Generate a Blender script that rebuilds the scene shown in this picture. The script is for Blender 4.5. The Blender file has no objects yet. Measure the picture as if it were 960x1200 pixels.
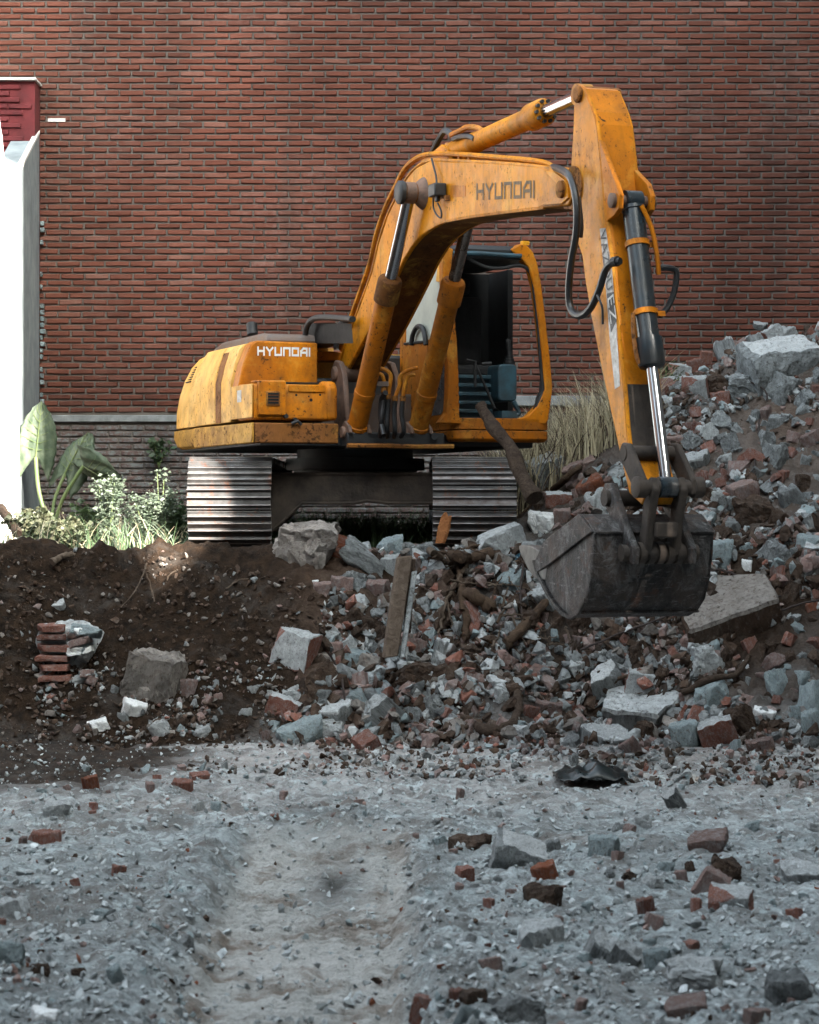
import bpy, bmesh, math, random
import numpy as np
from mathutils import Vector, Matrix, Quaternion, Euler
random.seed(7); rng = np.random.default_rng(7)
sc = bpy.context.scene
COL = sc.collection
# ------------------------------------------------------------------ frame of reference
# pit floor at z = 0, camera at eye height, looking along +Y; FPX is the focal length in photo pixels
FPX, CZ = 2960.0, 1.75
ZL = 1.42                                     # level of the upper ledge
SUN = Vector((0.67, -1.0, 0.752)).normalized()   # towards the sun

def P(px, py, D): return Vector(((px-480)/FPX*D, D, CZ+(600-py)/FPX*D))

# ------------------------------------------------------------------ numpy noise
def _hash(ix, iy, seed):
    n = (ix.astype(np.int64)*374761393 + iy.astype(np.int64)*668265263 + seed*974634777) & 0x7fffffff
    n = ((n ^ (n >> 13))*1274126177) & 0x7fffffff
    n = (n ^ (n >> 16))
    return (n & 0xffff)/65535.0
def vnoise(x, y, seed=0):
    ix = np.floor(x); iy = np.floor(y); fx = x-ix; fy = y-iy
    fx = fx*fx*fx*(fx*(fx*6-15)+10); fy = fy*fy*fy*(fy*(fy*6-15)+10)
    ix = ix.astype(np.int64); iy = iy.astype(np.int64)
    a = _hash(ix, iy, seed); b = _hash(ix+1, iy, seed); c = _hash(ix, iy+1, seed); d = _hash(ix+1, iy+1, seed)
    return ((a*(1-fx)+b*fx)*(1-fy) + (c*(1-fx)+d*fx)*fy)*2-1
def fbm(x, y, oct=4, seed=0, gain=.5):
    s = 0; a = 1; t = 0
    for o in range(oct):
        s = s + a*vnoise(x*2**o + 17.3*o, y*2**o - 9.1*o, seed+o); t += a; a *= gain
    return s/t
def sst(a, b, x):
    t = np.clip((x-a)/(b-a), 0, 1); return t*t*(3-2*t)

# ------------------------------------------------------------------ terrain height
MX = np.array([-60, .2, .9, 1.5, 2.1, 2.7, 3.3, 4.0, 4.8, 60.])
MZ = np.array([0,  .0, 1.65, 2.0, 2.45, 2.95, 3.25, 3.42, 3.4, 3.4])
def terrain(x, y, detail=True):
    x = np.asarray(x, float); y = np.asarray(y, float)
    edge = 20.35 + .22*fbm(x*.9, x*0+3.1, 3, 3) - .35*sst(-2.2, -3.4, x)
    foot = 19.0 + .18*fbm(x*.8, x*0+8.7, 3, 5)
    b = np.clip((y-foot)/(edge-foot), 0, 1)
    bank = ZL*(.55*b + .45*(b*b*(3-2*b)))
    wob = fbm(x*.7, y*.7, 3, 21)
    m = np.clip((y-18.75+.35*wob)*.66, 0, None)
    top = np.interp(x, MX, MZ)*(1+.05*wob)
    k = .25
    mound = -k*np.log(np.exp(-np.clip(m, -5, 9)/k)+np.exp(-np.clip(top, -5, 9)/k))
    mound = np.where(x > .2, np.clip(mound, 0, None), 0)*sst(.2, .8, x)
    mound = mound - .35*sst(24.6, 26, y)*sst(1.0, 2.2, x)*np.clip(mound-ZL, 0, 1)
    z = np.maximum(bank, mound)
    # scoop under the brow in the mound (dug earth face)
    z = z - .30*np.exp(-(((x-3.15)/.55)**2 + ((y-22.6)/.35)**2))
    z = z - .45*np.exp(-(((x-1.55)/.75)**2 + ((y-19.55)/.35)**2))
    if detail:
        amp = .03 + .13*sst(18.6, 19.4, y)*(1-sst(20.2, 20.9, y)*(x < .6)) + .05*sst(.8, 1.6, x)*sst(18.7, 19.5, y)
        z = z + amp*fbm(x*2.3, (y+z*.8)*2.3, 6, 11, .58) + .6*amp*np.abs(fbm(x*6, (y+z)*6, 4, 31, .65))
        z = z + .05*fbm(x*.8, y*.8, 3, 41)*(1-sst(18.2, 19, y))
    # foreground: spoil either side of the rut left by a machine track
    near = 1-sst(12.6, 13.9, y)
    rx = x + .42 + .05*fbm(y*.7, y*0, 2, 61)
    rut = (1-sst(.34, .50, np.abs(rx)+.16*fbm(x*3.1, y*3.1, 5, 62, .6)))*(1-sst(12.7, 13.6, y+.5*fbm(x*2.2, y*.6, 3, 63)))
    z = z + near*.05*sst(-.75, -1.5, x) + near*.04*sst(.3, 1.2, x) + (.05*near*np.exp(-((np.abs(rx)-.60)/.13)**2))*(.8+fbm(x*1.5, y*1.5, 3, 66))
    z = z + .07*np.exp(-((y-13.9)/.5)**2)*np.exp(-(rx/.6)**2)
    z = z*(1-.85*rut) - .075*rut
    if detail:
        ph = (y + .03*np.abs(rx))*2*np.pi/.11
        z = z + rut*(.012*np.tanh(5*np.sin(ph))*np.clip(.7+1.5*fbm(x*3, y*2, 4, 71, .6), 0, 1.1) + .006*np.tanh(3*np.cos(rx*2*np.pi/.13)) + .020*fbm(x*9, y*9, 5, 73, .8))
        z = z + (1-rut*.75)*(1-sst(17.8, 19, y))*(.085*np.abs(fbm(x*2.8, y*2.8, 5, 81, .66)) + .026*fbm(x*11, y*11, 3, 91, .75))
    return z

# look-up grid for dropping things on the ground
GX0, GX1, GY0, GY1, GS = -5.5, 6.4, 6.0, 26.0, .04
gx = np.arange(GX0, GX1, GS); gy = np.arange(GY0, GY1, GS)
GG = terrain(*np.meshgrid(gx, gy))
def Tz(x, y):
    i = np.clip((np.asarray(x)-GX0)/GS, 0, len(gx)-2); j = np.clip((np.asarray(y)-GY0)/GS, 0, len(gy)-2)
    i0 = i.astype(int); j0 = j.astype(int); fi = i-i0; fj = j-j0
    return (GG[j0, i0]*(1-fi)+GG[j0, i0+1]*fi)*(1-fj) + (GG[j0+1, i0]*(1-fi)+GG[j0+1, i0+1]*fi)*fj
def cast(px, py):
    """distance at which the sight line through a photo point meets the ground (arrays)"""
    px = np.atleast_1d(np.asarray(px, float)); py = np.atleast_1d(np.asarray(py, float))
    kx = (px-480)/FPX; kz = (600-py)/FPX
    D = np.full(px.shape, 25.5); done = np.zeros(px.shape, bool)
    for d in np.arange(6.5, 25.6, .03):
        hit = (~done) & (CZ+kz*d <= Tz(kx*d, np.full(px.shape, d)))
        D[hit] = d; done |= hit
        if done.all(): break
    return D
def cast1(px, py): return float(cast(px, py)[0])

# ------------------------------------------------------------------ materials
MATS = {}
class NT:
    def __init__(s, name):
        s.m = bpy.data.materials.new(name); s.m.use_nodes = True
        s.t = s.m.node_tree; s.b = s.t.nodes['Principled BSDF']; s.out = s.t.nodes['Material Output']
        MATS[name] = s.m
    def n(s, typ, **kw):
        nd = s.t.nodes.new(typ)
        for k, v in kw.items():
            if k.startswith('i_'): nd.inputs[k[2:].replace('_', ' ')].default_value = v
            else: setattr(nd, k, v)
        return nd
    def l(s, a, b): s.t.links.new(a, b)
    def coord(s, kind='Object', scale=(1, 1, 1)):
        c = s.n('ShaderNodeTexCoord'); mp = s.n('ShaderNodeMapping'); mp.inputs['Scale'].default_value = scale
        s.l(c.outputs[kind], mp.inputs[0]); return mp.outputs[0]
    def noise(s, scale, detail=6, rough=.6, vec=None, dist=0):
        n = s.n('ShaderNodeTexNoise'); n.inputs['Scale'].default_value = scale; n.inputs['Detail'].default_value = detail
        n.inputs['Roughness'].default_value = rough; n.inputs['Distortion'].default_value = dist
        if vec is not None: s.l(vec, n.inputs['Vector'])
        return n.outputs['Fac']
    def ramp(s, fac, stops, interp='LINEAR'):
        r = s.n('ShaderNodeValToRGB'); r.color_ramp.interpolation = interp
        e = r.color_ramp.elements
        while len(e) < len(stops): e.new(.5)
        for el, (p, c) in zip(e, stops):
            el.position = p; el.color = (c, c, c, 1) if isinstance(c, (int, float)) else (*c, 1)
        s.l(fac, r.inputs[0]); return r.outputs[0]
    def mix(s, fac, a, b, mode='MIX'):
        m = s.n('ShaderNodeMix', data_type='RGBA', blend_type=mode)
        for i, v in ((0, fac), (6, a), (7, b)):
            if isinstance(v, (int, float)): m.inputs[i].default_value = v if i == 0 else (v, v, v, 1)
            elif isinstance(v, tuple): m.inputs[i].default_value = (*v, 1)
            else: s.l(v, m.inputs[i])
        return m.outputs[2]
    def math(s, op, a, b=None):
        m = s.n('ShaderNodeMath', operation=op)
        for i, v in ((0, a), (1, b)):
            if v is None: continue
            if isinstance(v, (int, float)): m.inputs[i].default_value = v
            else: s.l(v, m.inputs[i])
        return m.outputs[0]
    def bump(s, h, strength=.5, dist=.01, prev=None):
        b = s.n('ShaderNodeBump'); b.inputs['Strength'].default_value = strength; b.inputs['Distance'].default_value = dist
        s.l(h, b.inputs['Height'])
        if prev is not None: s.l(prev, b.inputs['Normal'])
        s.l(b.outputs[0], s.b.inputs['Normal']); return b.outputs[0]
    def set(s, color=None, rough=None, metal=None, spec=None):
        for k, v in (('Base Color', color), ('Roughness', rough), ('Metallic', metal), ('Specular IOR Level', spec)):
            if v is None: continue
            if isinstance(v, (int, float)): s.b.inputs[k].default_value = v
            elif isinstance(v, tuple): s.b.inputs[k].default_value = (*v, 1)
            else: s.l(v, s.b.inputs[k])
        return s.m

def mat_paint(name, c1, c2, rust=.5, dust=.3, seed=0., chips=.63, rough=.42):
    k = NT(name); v = k.coord('Object'); vs = k.coord('Object', (1, 1, .16))
    off = k.n('ShaderNodeVectorMath', operation='ADD'); k.l(v, off.inputs[0]); off.inputs[1].default_value = (seed, seed*.7, seed*1.3); v = off.outputs[0]
    col = k.mix(k.ramp(k.noise(1.7, 4, .55, v), [(.35, 0), (.65, 1)]), c1, c2)
    # sun-bleached and dusty patches, vertical run marks, chips down to rust
    streak = k.ramp(k.noise(9, 6, .65, vs), [(.50, 0), (.72, 1)])
    col = k.mix(k.math('MULTIPLY', streak, .62*rust), col, (.17, .068, .014))
    grime = k.ramp(k.noise(3.1, 8, .72, v), [(.50, 0), (.74, 1)])
    col = k.mix(k.math('MULTIPLY', grime, dust), col, (.13, .065, .02))
    fine = k.ramp(k.noise(26, 8, .7, v, .3), [(chips-.02, 0), (chips+.05, 1)])
    big = k.ramp(k.noise(3.2, 5, .6, v), [(.40, 0), (.54, 1)])
    chip = k.math('MULTIPLY', fine, big)
    col = k.mix(chip, col, (.055, .026, .012))
    pt = k.ramp(k.noise(1.5, 10, .78, v, .5), [(.50, 0), (.63, 1)]); col = k.mix(k.math('MULTIPLY', pt, .60*rust), col, (.20, .075, .010))
    lt = k.ramp(k.noise(2.3, 9, .76, v, .3), [(.53, 0), (.66, 1)]); col = k.mix(k.math('MULTIPLY', lt, .35), col, (.82, .46, .08))
    scr = k.ramp(k.noise(45, 3, .5, k.coord('Object', (3, 3, .25))), [(.66, 0), (.70, 1)])
    col = k.mix(k.math('MULTIPLY', scr, .35*rust), col, (.10, .05, .02))
    geo = k.n('ShaderNodeNewGeometry')
    edge = k.ramp(geo.outputs['Pointiness'], [(.515, 0), (.57, 1)])
    col = k.mix(k.math('MULTIPLY', k.math('MULTIPLY', edge, .4), k.ramp(k.noise(6, 5, .6, v), [(.4, 0), (.6, 1)])), col, (.10, .045, .018))
    rg = k.math('ADD', k.math('MULTIPLY', k.noise(7, 5, .6, v), .35), rough-.12)
    rg = k.math('ADD', rg, k.math('MULTIPLY', chip, .3))
    k.bump(k.math('ADD', k.math('MULTIPLY', chip, -.6), k.math('MULTIPLY', k.noise(30, 4, .6, v), .3)), .25, .004)
    return k.set(col, rg, 0., .16)
mat_paint('paint_orange', (.62, .195, .004), (.50, .145, .004), .8, .34, 0, .59)
mat_paint('paint_boom', (.74, .275, .006), (.64, .215, .004), .95, .32, 3.3, .59)
mat_paint('paint_worn_shade', (.46, .135, .004), (.33, .095, .004), 1.0, .5, 6.6, .57, .5)  # worn orange with the shade on cab and cylinders darkened in
mat_paint('paint_faded', (.86, .52, .17), (.78, .40, .075), .4, .26, 5.1, .60, .5)
mat_paint('paint_skirt', (.62, .34, .06), (.42, .20, .04), .7, .6, 8.2, .55, .6)
mat_paint('paint_belly', (.13, .045, .008), (.075, .03, .010), 1.0, .35, 4.4, .55, .75)  # orange darkened to carry the shade under the boom
mat_paint('paint_rusty', (.34, .13, .025), (.22, .085, .03), 1.0, .5, 9.2, .52, .65)

def mat_simple(name, c, rough=.6, metal=0., var=.35, scale=8, bump=.2, c2=None):
    k = NT(name); v = k.coord('Object')
    c2 = c2 or tuple(x*(1-var) for x in c)
    col = k.mix(k.ramp(k.noise(scale, 8, .65, v), [(.35, 0), (.68, 1)]), c, c2)
    k.bump(k.noise(scale*5, 6, .6, v), bump, .006)
    rg = k.math('ADD', k.math('MULTIPLY', k.noise(scale*1.7, 4, .6, v), .3), rough-.15)
    return k.set(col, rg, metal)
mat_simple('black_metal', (.018, .019, .02), .55, 0, .5)
mat_simple('black_rubber', (.014, .015, .016), .6, 0, .4, 12)
mat_simple('hose_rubber', (.012, .013, .014), .42, 0, .5, 12)
mat_simple('grey_plate', (.115, .10, .09), .6, 0, .5, 6, .3, (.14, .075, .045))
mat_simple('glass_dark', (.05, .05, .052), .25, 0, .4, 5, .05, (.09, .085, .08))
mat_simple('pink_primer', (.19, .105, .068), .65, 0, .5, 9, .3, (.06, .04, .03))
mat_simple('frame_dirt', (.060, .044, .033), .85, 0, .6, 7, .6, (.018, .014, .011))
mat_simple('worn_steel', (.16, .15, .14), .5, .3, .6, 9, .4, (.05, .042, .036))
mat_simple('chrome', (.36, .37, .39), .20, 1., .15, 5, .02)
mat_simple('rod_dark', (.22, .20, .18), .3, 1., .5, 9, .05, (.10, .07, .05))
mat_simple('teal_paint', (.030, .085, .115), .5, 0, .5, 7, .2, (.02, .03, .034))
mat_simple('navy_paint', (.007, .019, .028), .30, 0, .5, 5, .15, (.03, .028, .026))
mat_simple('white_paint', (.80, .78, .74), .6, 0, .12, 30, .1)
mat_simple('text_faded', (.075, .055, .034), .7, 0, .5, 40, .1, (.20, .115, .035))
mat_simple('text_black', (.02, .022, .03), .6, 0, .3, 26, .1, (.13, .125, .12))
mat_simple('sticker_white', (.55, .55, .54), .5, 0, .5, 22, .1, (.22, .19, .15))
mat_simple('slit_black', (.006, .006, .006), .9, 0, .2, 5, .0)
mat_simple('seat_fabric', (.015, .015, .016), .9, 0, .4, 10)
mat_simple('pane_pale', (.50, .52, .44), .35, 0, .25, 3, .05, (.36, .38, .33))
mat_simple('lamp_amber', (.8, .35, .02), .3, 0, .2)

def mat_bucket():
    k = NT('bucket_steel'); v = k.coord('Object')
    col = k.mix(k.ramp(k.noise(4, 9, .72, v, .5), [(.36, 0), (.62, 1)]), (.010, .010, .0105), (.040, .036, .034))
    mud = k.ramp(k.noise(2.6, 10, .75, v, .6), [(.46, 0), (.60, 1)])
    col = k.mix(k.math('MULTIPLY', mud, .75), col, (.085, .062, .050))
    scr = k.ramp(k.noise(7, 14, .86, k.coord('Object', (1, 1, .55)), 1.2), [(.50, 0), (.60, 1)])
    col = k.mix(k.math('MULTIPLY', scr, .55), col, (.20, .195, .19))
    fine = k.ramp(k.noise(30, 6, .7, k.coord('Object', (.35, .35, 1.4)), .4), [(.58, 0), (.66, 1)])
    col = k.mix(k.math('MULTIPLY', fine, .5), col, (.24, .23, .225))
    ru = k.ramp(k.noise(9, 6, .7, v), [(.56, 0), (.66, 1)])
    col = k.mix(k.math('MULTIPLY', ru, .6), col, (.085, .035, .018))
    k.bump(k.math('ADD', k.noise(14, 9, .75, v), k.math('MULTIPLY', mud, .8)), .5, .02)
    return k.set(col, k.math('ADD', k.math('MULTIPLY', k.noise(8, 4, .6, v), .4), .42), .08, .3)
mat_bucket()
def mat_shoe():
    k = NT('track_steel'); v = k.coord('Object')
    col = k.mix(k.ramp(k.noise(6, 8, .7, v), [(.40, 0), (.62, 1)]), (.10, .097, .095), (.05, .046, .043))
    ru = k.ramp(k.noise(5, 8, .72, k.coord('Object', (1.6, 1, 1)), .4), [(.55, 0), (.66, 1)])
    col = k.mix(ru, col, (.15, .055, .025))
    k.bump(k.noise(25, 6, .7, v), .3, .005)
    return k.set(col, k.math('ADD', k.math('MULTIPLY', k.noise(9, 4, .6, v), .35), .28), .15)
mat_shoe()
mat_simple('track_polished', (.42, .41, .41), .34, .25, .55, 7, .2, (.15, .10, .08))

def mat_brick():
    k = NT('wall_brick'); v = k.coord('Object')
    at = k.n('ShaderNodeAttribute', attribute_name='tint'); sep = k.n('ShaderNodeSeparateColor'); k.l(at.outputs['Color'], sep.inputs[0])
    col = k.ramp(sep.outputs[0], [(0, (.105, .036, .024)), (.35, (.150, .051, .033)), (.7, (.175, .062, .041)), (1, (.215, .098, .072))])
    col = k.mix(k.ramp(k.noise(28, 6, .7, v), [(.3, 0), (.75, .55)]), col, (.125, .045, .030))
    # lime bloom: more of it towards the left end and in blotches
    xs = k.n('ShaderNodeSeparateXYZ'); k.l(v, xs.inputs[0])
    bl = k.ramp(k.noise(.55, 5, .6, v), [(.48, 0), (.75, .55)])
    bl = k.math('MULTIPLY', bl, k.ramp(k.noise(16, 8, .75, v), [(.42, 0), (.68, 1)]))
    col = k.mix(k.math('MULTIPLY', bl, sep.outputs[2]), col, (.40, .33, .30))
    col = k.mix(k.math('MULTIPLY', k.ramp(k.noise(18, 9, .8, v), [(.44, .3), (.58, 1)]), k.math('MULTIPLY', sep.outputs[1], .95)), col, (.20, .21, .205))
    dr = k.ramp(k.noise(2.2, 7, .65, k.coord('Object', (1, 1, .09))), [(.54, 0), (.72, .6)]); col = k.mix(dr, col, (.07, .045, .036))
    stain = k.ramp(k.noise(.42, 7, .62, v, .4), [(.34, 0), (.66, 1)]); hs_ = k.n('ShaderNodeHueSaturation'); k.l(col, hs_.inputs['Color']); k.l(k.math('ADD', k.math('MULTIPLY', stain, .75), .58), hs_.inputs['Value']); col = hs_.outputs[0]
    k.bump(k.noise(60, 6, .7, v), .5, .006)
    k.set(col, .88, 0, .2)
    k = NT('wall_mortar'); v = k.coord('Object')
    col = k.mix(k.noise(6, 8, .7, v), (.10, .086, .073), (.19, .166, .146))
    k.bump(k.noise(60, 6, .7, v), .6, .006); k.set(col, .95, 0, .1)
mat_brick()
mat_simple('grey_painted_brick', (.075, .072, .07), .9, 0, .5, 10, .5, (.17, .165, .16))
mat_simple('concrete_strip', (.27, .28, .28), .9, 0, .4, 9, .5)
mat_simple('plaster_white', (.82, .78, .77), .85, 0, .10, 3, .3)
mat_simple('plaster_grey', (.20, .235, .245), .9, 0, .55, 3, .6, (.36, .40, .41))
mat_simple('red_paint_brick', (.17, .022, .024), .85, 0, .45, 6, .4)
mat_simple('render_tan', (.20, .175, .15), .9, 0, .3, 2, .3)
mat_simple('dark_brick', (.13, .075, .06), .9, 0, .35, 3, .4)

def mat_ground():
    k = NT('soil'); v = k.coord('Object')
    at = k.n('ShaderNodeAttribute', attribute_name='zone'); sep = k.n('ShaderNodeSeparateColor'); k.l(at.outputs['Color'], sep.inputs[0])
    n1 = k.noise(1.3, 9, .68, v); n2 = k.noise(11, 9, .72, v); n3 = k.noise(60, 6, .7, v)
    dust = k.mix(k.ramp(n1, [(.34, 0), (.66, 1)]), (.30, .345, .35), (.60, .655, .66))
    dust = k.mix(k.ramp(n2, [(.40, 0), (.62, 1)]), dust, (.27, .285, .285))
    dust = k.mix(k.ramp(k.noise(2.4, 6, .7, v, .5), [(.58, 0), (.70, .6)]), dust, (.17, .125, .095))
    dust = k.mix(k.math('MULTIPLY', k.ramp(n3, [(.54, 0), (.64, 1)]), .6), dust, (.60, .63, .63))
    xyz = k.n('ShaderNodeSeparateXYZ'); k.l(v, xyz.inputs[0])
    far = k.ramp(k.math('DIVIDE', k.math('SUBTRACT', k.math('ADD', xyz.outputs[1], k.math('MULTIPLY', n1, 3.)), 15.), 4.), [(0, 0), (1, .75)])
    dust = k.mix(k.math('MULTIPLY', far, k.ramp(n2, [(.3, .5), (.6, 1)])), dust, (.50, .455, .43))
    blot = k.ramp(k.noise(3.4, 10, .80, v, .9), [(.46, 0), (.57, 1)])
    dust = k.mix(k.math('MULTIPLY', blot, .58), dust, (.125, .115, .105))
    bro = k.ramp(k.noise(.9, 9, .76, v, .6), [(.50, 0), (.64, .55)]); dust = k.mix(bro, dust, (.165, .13, .105))
    wht = k.ramp(k.noise(7.5, 8, .75, v, .4), [(.55, 0), (.61, 1)]); dust = k.mix(k.math('MULTIPLY', wht, .75), dust, (.62, .70, .71))
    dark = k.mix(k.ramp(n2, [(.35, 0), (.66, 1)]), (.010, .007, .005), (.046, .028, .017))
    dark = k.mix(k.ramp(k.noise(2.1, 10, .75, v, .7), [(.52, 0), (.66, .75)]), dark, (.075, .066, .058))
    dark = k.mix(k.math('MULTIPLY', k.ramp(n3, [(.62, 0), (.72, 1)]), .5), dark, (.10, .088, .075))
    tan = k.mix(k.ramp(n2, [(.35, 0), (.68, 1)]), (.115, .072, .050), (.21, .155, .122))
    tan = k.mix(k.ramp(n1, [(.40, 0), (.62, .9)]), tan, (.06, .034, .021))
    col = k.mix(sep.outputs[0], dust, dark); col = k.mix(sep.outputs[1], col, tan)
    rutc = k.mix(k.ramp(n2, [(.38, 0), (.62, 1)]), (.46, .45, .42), (.64, .63, .60)); rutc = k.mix(k.math('MULTIPLY', k.ramp(n3, [(.5, 0), (.62, 1)]), .5), rutc, (.22, .215, .20)); rutc = k.mix(k.ramp(k.noise(1.9, 6, .7, v, .5), [(.50, 0), (.62, .85)]), rutc, (.20, .145, .105))
    col = k.mix(sep.outputs[2], col, rutc)
    k.bump(k.math('ADD', k.math('MULTIPLY', n2, 1.0), k.math('MULTIPLY', n3, .6)), 1., .045)
    k.set(col, .96, 0, .12)
mat_ground()

def mat_rock(name, c1, c2, spot, dustc=(.42, .43, .43), dust=.35, bump=.5):
    k = NT(name); v = k.coord('Object'); oi = k.n('ShaderNodeObjectInfo')
    off = k.n('ShaderNodeVectorMath', operation='ADD'); k.l(v, off.inputs[0])
    sc_ = k.n('ShaderNodeVectorMath', operation='SCALE'); sc_.inputs[0].default_value = (31, 17, 23); k.l(oi.outputs['Random'], sc_.inputs['Scale'])
    k.l(sc_.outputs[0], off.inputs[1]); v = off.outputs[0]
    col = k.mix(k.ramp(k.noise(9, 8, .7, v), [(.36, 0), (.64, 1)]), c1, c2)
    col = k.mix(k.ramp(k.noise(22, 8, .75, v), [(.54, 0), (.64, 1)]), col, spot)
    gi = k.n('ShaderNodeNewGeometry'); val = k.math('ADD', k.math('MULTIPLY', k.math('FRACT', k.math('ADD', oi.outputs['Random'], gi.outputs['Random Per Island'])), .25 if name in ('rubble_pale', 'rubble_white', 'rubble_limed', 'rubble_teal') else .7), .88 if name in ('rubble_pale', 'rubble_white', 'rubble_limed', 'rubble_teal') else .66)
    hs = k.n('ShaderNodeHueSaturation'); k.l(col, hs.inputs['Color']); k.l(val, hs.inputs['Value']); col = hs.outputs[0]
    col = k.mix(k.ramp(k.noise(5, 9, .75, v), [(.48, 0), (.70, dust)]), col, dustc)
    pit = k.ramp(k.noise(34, 6, .75, v), [(.56, 0), (.66, 1)]); col = k.mix(k.math('MULTIPLY', pit, .55), col, (.06, .052, .045)); k.bump(k.math('ADD', k.noise(14, 9, .75, v), k.math('MULTIPLY', pit, -.5)), min(1, bump*1.6), .05)
    k.set(col, .93, 0, .15)
mat_rock('rubble_concrete', (.16, .17, .17), (.34, .36, .36), (.09, .082, .075))
mat_rock('rubble_pale', (.40, .42, .42), (.62, .645, .645), (.22, .20, .19), dust=.3)
mat_rock('rubble_white', (.80, .80, .78), (.68, .70, .70), (.50, .48, .46), dust=.05, bump=.3)
mat_rock('rubble_limed', (.62, .63, .62), (.50, .52, .52), (.24, .23, .22), dust=.5, bump=.5, dustc=(.70, .71, .70))
mat_rock('rubble_brick', (.22, .085, .058), (.29, .135, .10), (.34, .30, .28), dust=.5)
mat_rock('rubble_pink', (.30, .20, .175), (.22, .145, .125), (.36, .33, .31), dust=.6)
mat_rock('rubble_orange', (.30, .10, .05), (.22, .075, .04), (.14, .08, .06), dust=.35)
mat_rock('rubble_brown', (.045, .027, .018), (.095, .062, .044), (.14, .115, .095), (.20, .18, .16), .3)
mat_rock('rubble_dust', (.36, .39, .395), (.50, .535, .54), (.32, .32, .315), (.5, .52, .52), .4, .3)
mat_rock('rubble_dusty', (.19, .165, .145), (.29, .265, .24), (.10, .075, .06), (.32, .30, .28), .5)
mat_rock('rubble_teal', (.24, .30, .31), (.38, .45, .46), (.19, .15, .135), dust=.3)
def mat_wood(name, c1, c2):
    k = NT(name); v = k.coord('Object', (1, 1, 1))
    w = k.noise(11, 10, .75, v, 1.2)
    col = k.mix(k.ramp(w, [(.36, 0), (.66, 1)]), c1, c2)
    k.bump(k.math('ADD', k.noise(30, 8, .75, v, .8), w), 1., .03); k.set(col, .9, 0, .15)
mat_wood('bark', (.045, .030, .022), (.105, .075, .055))
mat_wood('old_wood', (.19, .145, .11), (.085, .06, .043))
mat_wood('root_wood', (.13, .085, .055), (.055, .036, .026))
mat_wood('fresh_wood', (.48, .20, .075), (.34, .13, .05))
mat_simple('wire_rust', (.035, .022, .018), .8, 0, .4, 30)
mat_simple('bag_plastic', (.010, .016, .017), .3, 0, .4, 6, .3)
mat_simple('blue_plastic', (.02, .14, .24), .45, 0, .4, 8, .2)
def mat_leaf(name, c1, c2, trans=.25):
    k = NT(name); v = k.coord('Object')
    col = k.mix(k.ramp(k.noise(9, 6, .6, v), [(.35, 0), (.65, 1)]), c1, c2)
    k.set(col, .5, 0, .4); k.bump(k.noise(40, 4, .6, v), .15, .004)
    tr = k.n('ShaderNodeBsdfTranslucent'); k.l(col, tr.inputs[0])
    ms = k.n('ShaderNodeMixShader'); ms.inputs[0].default_value = trans
    k.l(k.b.outputs[0], ms.inputs[1]); k.l(tr.outputs[0], ms.inputs[2]); k.l(ms.outputs[0], k.out.inputs[0])
mat_leaf('leaf_ear', (.06, .09, .055), (.15, .185, .125), .10)
mat_leaf('leaf_weed', (.075, .105, .07), (.16, .195, .14))
mat_leaf('leaf_dark', (.035, .065, .03), (.07, .105, .045))
mat_leaf('leaf_cover', (.05, .07, .035), (.13, .13, .08))
mat_leaf('grass_green', (.08, .15, .07), (.14, .21, .10))
mat_leaf('grass_dry', (.50, .43, .28), (.66, .58, .40))
mat_leaf('stem_green', (.11, .17, .06), (.17, .20, .08), .05)

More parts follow.
